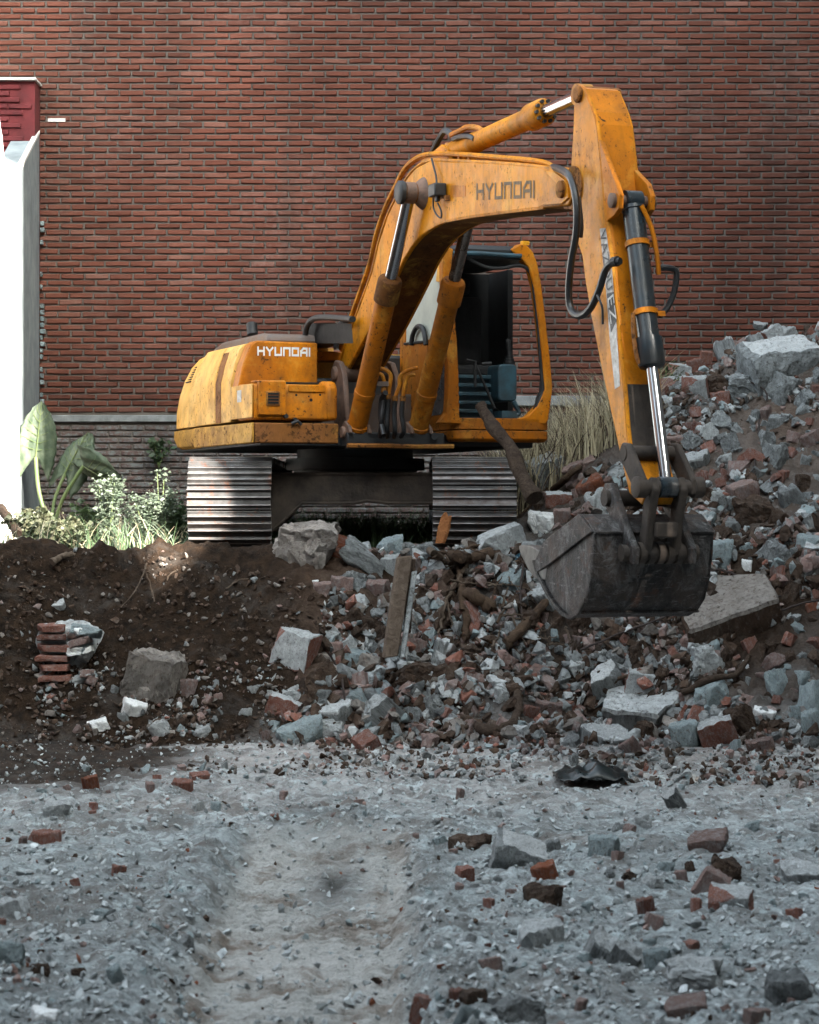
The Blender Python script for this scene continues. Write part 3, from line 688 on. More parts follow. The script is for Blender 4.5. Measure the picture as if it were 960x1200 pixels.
mb = MB()
for v, h, rr in ((.93, 1.31, .011), (.82, 1.30, .007), (.80, 1.27, .014), (.72, 1.315, .010)): mb.cyl(U(1.1985, v, h), U(1.2015, v, h), rr, 10)
mb.build('rust_hole', 'slit_black', tbo)
mb = MB(); ubox(mb, .75, .87, 1.3125, 1.3145, 1.26, 1.36); mb.build('white_sticker', 'sticker_white', tbo)
mb = MB(); ubox(mb, .80, 1.215, .56, 1.292, .905, 1.075); so_ = mb.build('front_skirt', 'paint_rusty', ex, .012)
mb = MB(); pl = [(1.205, 1.075), (-.64, 1.085), (-.64, .905), (1.205, .905)]
mb.prism([U(u, 1.296, h) for u, h in pl], [U(u, 1.318, h) for u, h in pl]); mb.build('side_skirt', 'paint_skirt', ex, .01)

# lettering
def strokes(word, w, hgt, gap, th):
    G = {'H': [[(0, 0), (0, 1)], [(1, 0), (1, 1)], [(0, .52), (1, .52)]], 'Y': [[(0, 1), (.5, .48), (1, 1)], [(.5, .5), (.5, 0)]],
         'U': [[(0, 1), (0, 0), (1, 0), (1, 1)]], 'N': [[(0, 0), (0, 1), (1, 1), (1, 0)]], 'D': [[(0, 0), (0, 1), (1, 1), (1, 0), (0, 0)]],
         'A': [[(0, 0), (0, .6), (.42, 1), (1, 1), (1, 0)], [(0, .40), (1, .40)]], 'I': [[(0, 0), (0, 1)]]}
    out = []; x = 0
    for ch in word:
        cw_ = 0 if ch == 'I' else w
        for line in G[ch]:
            pts = [(x+a*cw_, b*(hgt-th)+th/2) for a, b in line]
            for (ax, ay), (bx, by) in zip(pts, pts[1:]):
                L = math.hypot(bx-ax, by-ay); dx, dy = (bx-ax)/L, (by-ay)/L; e = th/2*(1 if True else 0)
                vert = abs(dx) < .01
                ax2, ay2, bx2, by2 = ax-dx*e, ay-dy*e, bx+dx*e, by+dy*e
                out.append([(ax2-dy*e, ay2+dx*e), (bx2-dy*e, by2+dx*e), (bx2+dy*e, by2-dx*e), (ax2+dy*e, ay2-dx*e)])
        x += cw_+gap
    return out, x-gap
def lettering(word, org, X, Y, nrm, width, hgt, mat, parent, thf=.16, shear=0.):
    q, tot = strokes(word, hgt*.88, hgt, hgt*.40, hgt*thf)
    k = width/tot; mb = MB(); i = 0
    for quad in q:
        off = nrm*(.0025+.00025*(i % 6)); i += 1
        mb.add([org+X*(a*k)+Y*b+off for a, b in quad], [(0, 1, 2, 3)])
    return mb.build('brand_lettering', mat, parent, smooth=False)
lettering('HYUNDAI', U(.70, 1.115, 1.665), -Rd, Zd, Fd, .46, .078, 'white_paint', fp, .24)

# --- boom
BV, BH = .15, .165                            # centre plane and half width
VN = BV+BH
boom_top = [(398, 441), (400, 424), (404, 407), (419, 366), (436, 319), (444, 284), (455, 251), (466, 229), (476, 210), (487, 197), (504, 188), (546, 189), (599, 192), (638, 196), (655, 200)]
boom_tip = [(667, 206), (673, 216), (672, 230), (665, 241)]
boom_bot = [(638, 243.6), (599, 248), (557, 253.5), (535, 257), (519, 260.5), (506, 267), (493, 277), (482.5, 289), (472, 306), (462, 328), (449, 355), (436, 381), (416, 417), (403, 441)]
bp = [uh(x, y, VN) for x, y in boom_top+boom_tip+boom_bot]
mb = MB(); uv_prism(mb, bp, VN, BV-BH); boom = mb.build('boom', 'paint_boom', ex, .012, 22)
# flange lips: the side plates stand proud of the top and belly plates
def lip(pts, v, r, name, mat='paint_boom', par=None):
    mb = MB(); mb.tube(smooth_path([UP(x, y, v) for x, y in pts], 3), r, 6); return mb.build(name, mat, par or boom)
lip([(400, 424)]+boom_top[2:], VN-.012, .013, 'edge_flange'); lip(boom_bot, VN-.012, .012, 'edge_flange')
# dirty belly sheet with the underside's shade put into its colour
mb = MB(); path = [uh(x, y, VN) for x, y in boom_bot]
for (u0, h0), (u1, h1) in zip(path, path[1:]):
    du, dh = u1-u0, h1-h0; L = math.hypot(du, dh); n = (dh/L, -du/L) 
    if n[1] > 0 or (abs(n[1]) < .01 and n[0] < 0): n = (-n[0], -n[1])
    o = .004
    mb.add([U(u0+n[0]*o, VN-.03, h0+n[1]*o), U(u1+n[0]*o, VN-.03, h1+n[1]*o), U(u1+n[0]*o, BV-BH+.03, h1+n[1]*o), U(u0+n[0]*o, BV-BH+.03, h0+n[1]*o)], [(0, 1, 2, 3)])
bpl = mb.build('belly_shade_plate', 'paint_belly', boom); bpl['label'] = 'belly plate of the boom, shade put into its colour'
# tip boss and reinforcing plate
tipc = uh(661, 222, VN)
mb = MB(); mb.steps(U(tipc[0], VN+.045, tipc[1]), U(tipc[0], BV-BH-.045, tipc[1]), [(0, .045), (.02, .060), (.16, .065), (.165, .135), (.84, .135), (.98, .125), (1, .10)], 30); mb.build('tip_boss', 'paint_rusty', boom)
mb = MB(); pl = [uh(x, y, VN) for x, y in ((638, 199), (652, 202), (666, 212), (668, 232), (660, 239), (634, 241), (652, 231), (655, 216))]
uv_prism(mb, pl, VN+.001, VN+.014); mb.build('tip_plate', 'paint_boom', boom, .004)
lettering('HYUNDAI', UP(559.5, 234.5, VN), (UP(626, 232, VN)-UP(559.5, 234.5, VN)).normalized(), Zd, Rd, (UP(626, 232, VN)-UP(559.5, 234.5, VN)).length, .125, 'text_faded', boom, .19)
mb = MB(); pl = [uh(x, y, VN) for x, y in ((527, 217), (546, 217.5), (546, 230), (527, 231))]
uv_prism(mb, pl, VN+.001, VN+.003); mb.build('overpaint_patch', 'paint_orange', boom)
# boom foot lugs
mb = MB(); fo = uh(399, 434, VN+.05)
for v in (VN+.07, BV-BH-.07):
    pl = [(fo[0]-.16, 1.0), (fo[0]+.30, 1.0), (fo[0]+.20, fo[1]-.05), (fo[0]+.09, fo[1]+.07), (fo[0]-.03, fo[1]+.09), (fo[0]-.12, fo[1]+.02)]
    uv_prism(mb, pl, v-.025, v+.025)
mb.build('boom_bracket', 'pink_primer', ex, .012)
mb = MB(); mb.steps(U(fo[0], VN+.12, fo[1]-.03), U(fo[0], BV-BH-.12, fo[1]-.03), [(0, .05), (.02, .065), (.1, .07), (.9, .07), (.98, .065), (1, .05)], 22); mb.build('boom_pin', 'pink_primer', ex)
mb = MB(); ubox(mb, .60, .64, -.30, .52, 1.0, 1.36); mb.build('bracket_plate', 'grey_plate', ex, .006)
# boom cylinders
def cylinder(name, p0, p1, bt, R, rr, mat, rodmat, collar_mat=None, collar=(.86, 1.0), cr=1.22):
    p0, p1 = Vector(p0), Vector(p1); pb = p0.lerp(p1, bt)
    mb = MB(); mb.steps(p0, pb, [(.03, R*.8), (.035, R*1.12), (.055, R*1.12), (.06, R), (.24, R), (.245, R*1.07), (.275, R*1.07), (.28, R), (1., R)], 26); o = mb.build(name, mat, ex)
    mb = MB(); mb.steps(p0, pb, [(collar[0], R*1.02), (collar[0]+.003, R*cr), (.985, R*cr), (1., R*cr*.9), (1.012, R*.62)], 26); mb.build('gland', collar_mat or mat, o)
    mb = MB(); mb.cyl(p0.lerp(p1, bt*.99), p0.lerp(p1, .985), rr, 20); mb.build('rod', rodmat, o)
    ax = (p1-p0).normalized()
    for q, k in ((p1, .95), (p0, 1.0)): mb = MB(); mb.cyl(q-Rd*.058, q+Rd*.058, R*k, 20); mb.build('pin_eye', collar_mat or 'paint_rusty', o)
    return o
vN, vF = BV+.275, BV-.275
foot = uh(417, 507, vN); top = uh(480.5, 226, vN)
bc1 = cylinder('boom_cylinder', U(foot[0], vN, foot[1]), U(top[0], vN, top[1]), .655, .083, .050, 'paint_worn_shade', 'chrome', 'paint_belly')
bc2 = cylinder('boom_cylinder', U(foot[0], vF, foot[1]), U(top[0], vF, top[1]), .655, .083, .050, 'paint_worn_shade', 'rod_dark', 'paint_worn_shade')
mb = MB(); mb.steps(U(top[0], VN, top[1]), U(top[0], vN+.10, top[1]), [(0, .13), (.12, .115), (.35, .07), (.36, .085), (.75, .085), (.76, .075), (1, .07)], 24); mb.build('pin_boss', 'pink_primer', boom)
mb = MB(); mb.steps(U(top[0], vN+.06, top[1]), U(top[0], vN+.11, top[1]), [(0, .094), (.7, .094), (1, .07)], 22); mb.build('pin_cap', 'black_metal', boom)
mb = MB(); mb.steps(U(top[0], BV-BH, top[1]), U(top[0], vF-.10, top[1]), [(0, .12), (.3, .08), (1, .08)], 22); mb.build('pin_boss', 'black_metal', boom)
mb = MB()
for v in (vN, vF):
    for s in (-1, 1):
        pl = [(foot[0]-.12, .99), (foot[0]+.14, .99), (foot[0]+.10, foot[1]+.05), (foot[0], foot[1]+.10), (foot[0]-.09, foot[1]+.05)]
        uv_prism(mb, pl, v+s*.085-.016, v+s*.085+.016)
    mb.cyl(U(foot[0], v-.12, foot[1]), U(foot[0], v+.13, foot[1]), .05, 16)
mb.build('cylinder_lug', 'pink_primer', ex, .008)
# --- arm cylinder on the boom back
a0 = uh(531, 179, BV); a1 = uh(683, 111, BV)
acyl = cylinder('arm_cylinder', U(a0[0], BV, a0[1]), U(a1[0], BV, a1[1]), .735, .078, .048, 'paint_boom', 'chrome', 'paint_boom', (.87, 1.), 1.3)
mb = MB()
A = U(a0[0], BV, a0[1]); B = U(a1[0], BV, a1[1]); ax = (B-A).normalized(); g = A.lerp(B, .735*1.005)
xx = ax.orthogonal().normalized(); yy = ax.cross(xx)
for k in range(10):
    t = 2*math.pi*k/10; c = g+(xx*math.cos(t)+yy*math.sin(t))*.075; mb.cyl(c-ax*.01, c+ax*.025, .014, 6)
mb.build('gland_bolt', 'black_metal', acyl)
mb = MB(); pl = [uh(x, y, BV) for x, y in ((505, 190), (524, 176), (531, 170), (538, 176), (541, 190))]
uv_prism(mb, pl, BV+.10, BV+.06); uv_prism(mb, pl, BV-.06, BV-.10); mb.build('arm_cylinder_lug', 'paint_boom', boom, .006)
# --- arm
AH = .135; VA = BV+AH
side_left = [(674, 105), (672.5, 120), (671.5, 150), (669, 191), (668, 215), (669.7, 240), (674.5, 278), (682, 300), (686, 332), (693, 373), (705, 433), (716.7, 487), (727, 535), (737, 578)]
side_right = [(752, 592), (757, 580), (745, 556), (738.5, 527), (735.5, 500), (731.7, 450), (723.5, 383), (717, 307.6), (712, 264), (708, 223), (703.5, 174.6), (700, 145.6), (696, 131), (690, 116), (685, 104), (679, 101)]
ap = [uh(x, y, VA) for x, y in side_left+side_right]
mb = MB(); uv_prism(mb, ap, VA, BV-AH); arm = mb.build('arm', 'paint_boom', ex, .012, 24)
lip(side_right[1:], VA-.01, .013, 'edge_flange', 'paint_orange', arm)
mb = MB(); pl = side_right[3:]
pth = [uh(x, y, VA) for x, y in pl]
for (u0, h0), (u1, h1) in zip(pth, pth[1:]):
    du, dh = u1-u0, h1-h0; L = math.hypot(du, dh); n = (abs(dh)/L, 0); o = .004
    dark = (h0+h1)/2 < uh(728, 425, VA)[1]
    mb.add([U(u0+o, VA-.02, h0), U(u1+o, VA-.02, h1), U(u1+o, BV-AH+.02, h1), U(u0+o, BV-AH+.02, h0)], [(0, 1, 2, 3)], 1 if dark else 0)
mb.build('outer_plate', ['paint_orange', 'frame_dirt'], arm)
pc = uh(679, 110.5, VA)
mb = MB(); mb.steps(U(pc[0], VA+.03, pc[1]), U(pc[0], BV-AH-.03, pc[1]), [(0, .045), (.03, .058), (.97, .058), (1, .045)], 20); mb.build('top_pin', 'paint_rusty', arm)
mb = MB(); mb.steps(U(tipc[0]+.10, VA+.012, tipc[1]), U(tipc[0]+.10, BV-AH-.012, tipc[1]), [(0, .15), (1, .15)], 24); mb.build('pivot_boss', 'paint_rusty', arm)
# bucket-cylinder ears standing off the outer face
mb = MB(); bc_t = uh(741, 236, BV)
for v in (BV+.115, BV-.115):
    pl = [uh(x, y, v) for x, y in ((704, 150), (708, 223), (713, 268))]
    pl = [(pl[0][0]-.04, uh(704, 152, v)[1]), (bc_t[0]+.02, bc_t[1]+.12), (bc_t[0]+.085, bc_t[1]+.03), (bc_t[0]+.075, bc_t[1]-.06), (bc_t[0], bc_t[1]-.10), (bc_t[0]-.10, bc_t[1]-.12), (pl[2][0]-.05, uh(713, 285, v)[1])]
    uv_prism(mb, pl, v-.018, v+.018)
mb.build('cylinder_ear', 'paint_orange', arm, .006)
mb = MB(); mb.steps(U(bc_t[0], BV+.165, bc_t[1]), U(bc_t[0], BV-.165, bc_t[1]), [(0, .035), (.02, .05), (.1, .05), (.11, .04), (.89, .04), (.9, .05), (.98, .05), (1, .035)], 18); mb.build('ear_pin', 'pink_primer', arm)
# sticker with the owner's name, read downwards along the arm
SV = VA+.0145*0+.0025
st0 = [uh(x, y, VA) for x, y in ((703.2, 268), (710, 267), (717, 312), (722.5, 375), (727, 452), (721, 456), (715, 400), (711, 345))]
mb = MB(); mb.prism([U(u, VA+.001, h) for u, h in st0], [U(u, VA+.002, h) for u, h in st0]); stk = mb.build('sticker', 'sticker_white', arm)
mb = MB(); pl = [uh(x, y, VA) for x, y in ((711.6, 344), (719.8, 342), (723, 376), (716.5, 390))]; mb.prism([U(u, VA+.0025, h) for u, h in pl], [U(u, VA+.003, h) for u, h in pl]); mb.build('sticker_dark_end', 'text_black', arm)
def text_mesh(txt):
    cu = bpy.data.curves.new('t', 'FONT'); cu.body = txt; cu.size = 1; cu.resolution_u = 3; cu.space_character = 1.02
    ob = bpy.data.objects.new('t', cu); COL.objects.link(ob); dg = bpy.context.evaluated_depsgraph_get(); me = bpy.data.meshes.new_from_object(ob.evaluated_get(dg))
    vs = [v.co.copy() for v in me.vertices]; fs = [tuple(p.vertices) for p in me.polygons]
    bpy.data.objects.remove(ob); bpy.data.curves.remove(cu); bpy.data.meshes.remove(me); return vs, fs
def vtext(word, p0, p1, hh, mat, off):
    tv, tf = text_mesh(word); W = max(v.x for v in tv); Hh = max(v.y for v in tv)
    o0, o1 = UP(*p0, VA), UP(*p1, VA); X = (o1-o0).normalized(); Lx = (o1-o0).length
    Yv = Rd.cross(X).normalized()
    if Yv.dot(Fd) < 0: Yv = -Yv
    mb = MB(); mb.add([o0+X*(v.x/W*Lx*.97)+Yv*((v.y/Hh-.5)*hh)+Rd*off for v in tv], tf); return mb.build('owner_lettering', mat, arm, smooth=False)
vtext('VAZQU', (707, 271), (715.8, 341), .095, 'text_black', .0055)
vtext('EZ', (716.2, 345), (720.3, 378), .095, 'white_paint', .0060)
# --- bucket cylinder
b0 = U(bc_t[0], BV, bc_t[1]); b1p = uh(781, 571, BV); b1 = U(b1p[0], BV, b1p[1])
bcy = cylinder('bucket_cylinder', b0, b1, .585, .072, .040, 'navy_paint', 'chrome', 'navy_paint', (.83, 1.), 1.25)
for t in (.155, .40):
    mb = MB(); c = b0.lerp(b1, t*.995*1.0); ax = (b1-b0).normalized(); mb.cyl(c-ax*.018, c+ax*.018, .083, 22); mb.box(c-Rd*.10+Fd*.0, Rd*.035, ax*.018, Fd*.02); mb.build('clamp_band', 'paint_orange', bcy)
mb = MB(); mb.tube(smooth_path([b0.lerp(b1, .02)-Rd*.02+Fd*.09, b0.lerp(b1, .10)-Rd*.09+Fd*.06, b0.lerp(b1, .2)-Rd*.12+Fd*.03, b0.lerp(b1, .26)-Rd*.13], 5), .016, 8); mb.build('feed_pipe', 'paint_orange', bcy)
mb = MB(); q = b0.lerp(b1, .235)-Rd*.13
mb.tube(smooth_path([q, q-Rd*.09, q-Rd*.135-Zd*.03, q-Rd*.12-Zd*.15, q-Rd*.07-Zd*.26, q-Rd*.01-Zd*.32], 5), .021, 8); mb.build('hose', 'hose_rubber', bcy)
mb = MB(); mb.tube(smooth_path([b0.lerp(b1, .40)+Rd*.09, b0.lerp(b1, .47)+Rd*.105, b0.lerp(b1, .55)+Rd*.10, b0.lerp(b1, .575)+Rd*.085], 5), .015, 8); mb.build('feed_pipe', 'paint_rusty', bcy)
# --- bucket and linkage
BKH = .43
hinge = uh(750, 584, BV); hin2 = uh(772, 648, BV); vb_ = BV+BKH
bk = [(681, 602), (690, 612), (696.5, 624), (695.5, 650), (692.5, 678), (687, 704), (679, 718), (670, 724), (660, 719), (650, 707), (640, 690), (631, 671), (628, 660)]
bo = [uh(x, y, vb_) for x, y in bk]
cx = sum(p[0] for p in bo)/len(bo); ch_ = sum(p[1] for p in bo)/len(bo)
bi = []
for i, (u, h) in enumerate(bo):
    a = bo[max(i-1, 0)]; b = bo[min(i+1, len(bo)-1)]; du, dh = b[0]-a[0], b[1]-a[1]; L = math.hypot(du, dh); n = (-dh/L, du/L)
    if n[0]*(cx-u)+n[1]*(ch_-h) < 0: n = (-n[0], -n[1])
    bi.append((u+n[0]*.035, h+n[1]*.035))
mb = MB(); ring = bo+bi[::-1]
mb.prism([U(u, vb_, h) for u, h in ring], [U(u, BV-BKH, h) for u, h in ring]); bucket = mb.build('bucket', 'bucket_steel', ex, .008, 28)
mb = MB()
for s in (1, -1):
    v1 = BV+s*BKH; v2 = BV+s*(BKH-.03); mb.prism([U(u, v1, h) for u, h in bo], [U(u, v2, h) for u, h in bo])
    band = [uh(x, y, vb_) for x, y in ((640, 634), (681, 602), (696, 623), (644, 663), (630, 672), (628, 660))]
    mb.prism([U(u, BV+s*(BKH+.018), h) for u, h in band], [U(u, BV+s*BKH, h) for u, h in band])
mb.build('side_plate', 'bucket_steel', bucket, .006)
mb = MB(); path = [U(u, vb_+.006, h) for u, h in bo[5:]]; mb.tube(path, .016, 6)
for i, p in enumerate(smooth_path(path, 8)):
    mb.box(p+Vector((0, 0, .012)), Fd*.012, Rd*.014, Zd*.009)
mb.build('worn_edge', 'bucket_steel', bucket)
mb = MB()
for q in (2, 6):
    u, h = bo[q]; mb.tube([U(u+.008, vb_, h), U(u+.008, BV-BKH, h)], .010, 6)
mb.build('wear_bar', 'bucket_steel', bucket)
lipA = uh(634, 664, vb_); lipT = uh(606, 641, vb_)
dirL = Vector((lipT[0]-lipA[0], lipT[1]-lipA[1])); 
for k in range(5):
    v = BV+BKH-.06-k*(2*BKH-.12)/4
    def TP(t, w, nrm): # along tooth, across v, normal
        n = Vector((-dirL.y, dirL.x)).normalized(); return U(lipA[0]+dirL.x*t+n.x*nrm, v+w, lipA[1]+dirL.y*t+n.y*nrm)
    mb = MB(); secs = [(-.25, .065, .06), (.10, .075, .10), (.45, .065, .085), (.85, .055, .035), (1., .045, .010)]
    vs = []; 
    for t, w, nn in secs: vs += [TP(t, -w, -nn), TP(t, w, -nn), TP(t, w, nn), TP(t, -w, nn)]
    fs = [(i*4+j, i*4+(j+1) % 4, (i+1)*4+(j+1) % 4, (i+1)*4+j) for i in range(4) for j in range(4)]+[(3, 2, 1, 0), (16, 17, 18, 19)]
    mb.add(vs, fs); mb.build('tooth', 'worn_steel', bucket, .006)
mb = MB()
for s in (1, -1):
    v = BV+s*.205
    e = [uh(x, y, v) for x, y in ((738, 640), (735, 600))]
    pl = [(hinge[0]-.13, hinge[1]+.02), (hinge[0]-.06, hinge[1]+.10), (hinge[0]+.05, hinge[1]+.10), (hinge[0]+.11, hinge[1]+.0), (hin2[0]+.02, hin2[1]+.12), (hin2[0]+.10, hin2[1]+.03), (hin2[0]+.09, hin2[1]-.08), (bo[3][0]-.01, bo[3][1]+.02), (bo[4][0]-.012, bo[4][1]+.05), (bo[1][0]-.06, bo[1][1]-.02), (bo[0][0]+.0, bo[0][1]-.01)]
    uv_prism(mb, pl, v-.025, v+.025)
mb.build('hinge_ear', 'bucket_steel', bucket, .01)
mb = MB(); mb.cyl(U(hin2[0], BV+.27, hin2[1]), U(hin2[0], BV-.27, hin2[1]), .055, 18)
for k in range(7): v = BV+.20-.4*k/6; mb.cyl(U(hin2[0], v-.022, hin2[1]), U(hin2[0], v+.022, hin2[1]), .072, 18)
mb.cyl(U(hinge[0], BV+.26, hinge[1]), U(hinge[0], BV-.26, hinge[1]), .055, 18); mb.build('hinge_pin', 'frame_dirt', bucket)
# rock guard across the back between the ears
mb = MB(); u4, h4 = bo[4]; mb.prism([U(bo[3][0]+.003, BV+.20, bo[3][1]), U(bo[3][0]+.003, BV-.20, bo[3][1]), U(bo[4][0]+.003, BV-.15, bo[4][1]), U(bo[4][0]+.003, BV+.15, bo[4][1])], [U(bo[3][0]+.04, BV+.18, bo[3][1]), U(bo[3][0]+.04, BV-.18, bo[3][1]), U(bo[4][0]+.02, BV-.13, bo[4][1]), U(bo[4][0]+.02, BV+.13, bo[4][1])]); mb.build('back_gusset', 'bucket_steel', bucket, .006)
la = uh(735, 531, BV+.17)
for s in (1, -1):
    mb = MB(); v = BV+s*.175
    A_, B_ = Vector((la[0], la[1])), Vector((b1p[0], b1p[1])); d_ = (B_-A_).normalized(); n_ = Vector((-d_.y, d_.x))
    pl = [A_-d_*.07+n_*.03, A_+n_*.085, B_+n_*.075, B_+d_*.07, B_-n_*.075, A_-n_*.07, A_-d_*.07-n_*.03]
    mb.prism([U(p.x, v-.02, p.y) for p in pl], [U(p.x, v+.02, p.y) for p in pl]); mb.build('side_link', 'frame_dirt', ex, .012)
mb = MB(); mb.steps(U(b1p[0], BV+.23, b1p[1]), U(b1p[0], BV-.26, b1p[1]), [(0, .05), (.02, .07), (.15, .07), (.16, .05), (.84, .05), (.85, .07), (.98, .07), (1, .05)], 18)
mb.cyl(U(la[0], BV+.2, la[1]), U(la[0], BV-.2, la[1]), .05, 16); mb.build('link_pin', 'frame_dirt', ex)
mb = MB()
for s in (1, -1):
    v = BV+s*.10
    A_, B_ = Vector((b1p[0], b1p[1])), Vector((hin2[0], hin2[1])); d_ = (B_-A_).normalized(); n_ = Vector((-d_.y, d_.x))
    pl = [A_-d_*.07, A_+n_*.07, A_.lerp(B_, .5)+n_*.05, B_+n_*.065, B_+d_*.05, B_-n_*.065, A_.lerp(B_, .5)-n_*.05, A_-n_*.07]
    mb.prism([U(p.x, v-.028, p.y) for p in pl], [U(p.x, v+.028, p.y) for p in pl])
ubox(mb, b1p[0]-.04, b1p[0]+.02, BV-.08, BV+.08, hin2[1]+.10, hin2[1]+.2)
mb.build('push_link', 'frame_dirt', ex, .012)

# --- hydraulic lines along the boom
tl = [(399, 409), (405, 391), (415.5, 359), (432, 312), (440, 277), (451, 244), (463, 219), (473, 199.5), (486, 186.5), (503, 180.5), (540, 181), (580, 184), (620, 187.5), (640, 191), (649, 196)]
mb = MB(); mb.tube(smooth_path([UP(x, y, BV+.12) for x, y in tl], 3), .019, 8); mb.build('hydraulic_pipe', 'paint_boom', boom)
mb = MB(); mb.tube(smooth_path([UP(x+1, y+2, BV-.02) for x, y in tl], 3), .016, 8); mb.build('hydraulic_pipe', 'paint_orange', boom)
for x, y in ((541, 186), (553, 187), (612, 191), (638, 194)): mb = MB(); p = UP(x, y, BV+.09); mb.box(p-Zd*.02, Fd*.02, Rd*.03, Zd*.045); mb.build('pipe_clamp', 'paint_orange', boom, .005)
def hose(pts, r, v=None, name='hydraulic_hose', mat='hose_rubber', par=None):
    mb = MB(); mb.tube(smooth_path([UP(x, y, vv) for x, y, vv in pts], 6), r, 10); return mb.build(name, mat, par or ex)
hose([(648, 196, BV+.12), (658, 199, BV+.2), (667, 206, BV+.26), (673, 222, BV+.27), (676, 245, BV+.27), (675, 275, BV+.27), (669, 310, BV+.27), (666.5, 345, BV+.26), (670, 364, BV+.25), (680, 370, BV+.24), (692, 361, BV+.23), (702, 340, BV+.22), (709, 318, BV+.21), (717, 308, BV+.2), (727, 306, BV+.17)], .025)
hose([(676, 232, BV+.23), (679, 262, BV+.23), (678, 278, BV+.23)], .03, mat='black_rubber', name='hose_sleeve')
hose([(700, 346, BV+.24), (703, 352, BV+.24), (706, 362, BV+.23), (706.5, 380, BV+.22)], .008, mat='black_rubber', name='cable_end')
hose([(719, 307, BV+.19), (724, 306, BV+.18)], .034, mat='black_rubber', name='hose_fitting')
hose([(504, 184, BV+.06), (510, 172, BV+.06), (517, 159, BV+.05), (522, 153, BV+.05), (530, 158, BV+.04)], .025)
hose([(529, 158, BV+.06), (538, 154, BV+.06), (548, 149, BV+.05), (560, 150, BV+.04), (567, 155, BV+.03)], .022, mat='paint_orange', name='hydraulic_pipe')
hose([(531, 163, BV+.08), (540, 160, BV+.08), (550, 160, BV+.08), (556, 163, BV+.07)], .02)
hose([(506, 186, VN+.02), (509, 198, VN+.025), (511, 206, VN+.03), (512, 216, VN+.04)], .008, mat='black_rubber', name='lamp_cable')
hose([(508, 230, VN+.03), (508, 243, VN+.03), (512, 252, VN+.03), (517, 255, VN+.03), (517, 247, VN+.03), (513, 238, VN+.03)], .007, mat='black_rubber', name='lamp_cable')
mb = MB(); c = UP(512.5, 223, VN+.06); mb.box(c, Fd*.075, Rd*.05, Zd*.05); mb.box(c-Zd*.06, Fd*.03, Rd*.015, Zd*.03); mb.build('work_lamp', 'black_metal', boom, .01)
mb = MB(); mb.tube([UP(505, 230, VN+.015), UP(512, 231, VN+.02), UP(524, 231.5, VN+.015)], .009, 6); mb.box(UP(524, 232, VN+.02), Fd*.02, Rd*.02, Zd*.02); mb.build('lamp_bracket', 'paint_rusty', boom)
# lines at the boom foot
for x0, c in ((441, 0), (447, 1), (463, 2), (470, 3)):
    pts = {0: [(440, 438, .34), (447, 439, .33), (450, 446, .32), (450, 456, .31)], 1: [(443, 431, .30), (453, 434, .29), (458, 440, .28), (457, 452, .28), (455, 464, .28)],
           2: [(490, 431, .0), (478, 434, .02), (469, 441, .05), (468, 452, .06), (463, 466, .07)], 3: [(487, 439, .0), (479, 440, .0), (475, 448, .0), (472, 466, .0)]}[c]
    pts = [(x, y, v+.0) for x, y, v in pts]
    def Uf(x, y, v): 
        return P(x, y, 21.02+.02*c)
    mb = MB(); mb.tube(smooth_path([Uf(*p) for p in pts], 6), .0165, 8); mb.build('hydraulic_pipe', 'paint_orange', ex)
    e = pts[-1]; mb = MB(); mb.cyl(Uf(e[0], e[1]-2, 0), Uf(e[0], e[1]+4, 0), .026, 8); mb.build('pipe_nut', 'paint_rusty', ex)
    mb = MB(); mb.tube(smooth_path([Uf(e[0], e[1]+2, 0), Uf(e[0]-1, e[1]+20, 0), Uf(e[0]-3+c*1.5, e[1]+38, 0), P(446+c*8, 512, 21.15)], 5), .021, 8); mb.build('hydraulic_hose', 'hose_rubber', ex)
hose([(452, 460, .3), (447, 470, .3), (446, 490, .3), (450, 510, .3)], .022)
mb = MB(); mb.box(P(447, 450, 21.0), (.06, 0, 0), (0, .02, 0), (0, 0, .02)); mb.build('pipe_clamp', 'grey_plate', ex, .004)

# --- cab
cab = None
CL, CR_, CF, CB = -.415, -1.305, 1.40, .02
mb = MB(); pl = [(CF, .90), (CF+.0, 1.105), (CB, 1.105), (CB, .90)]
def rrect(pts, r=.05, n=4):
    out = []; m = len(pts)
    for i in range(m):
        p, a, b = Vector(pts[i]), Vector(pts[i-1]), Vector(pts[(i+1) % m]); da, db = (a-p).normalized(), (b-p).normalized()
        for k in range(n+1): t = k/n; q = p+da*r*(1-t)**2+db*r*t*t; out.append((q.x, q.y))
    return out
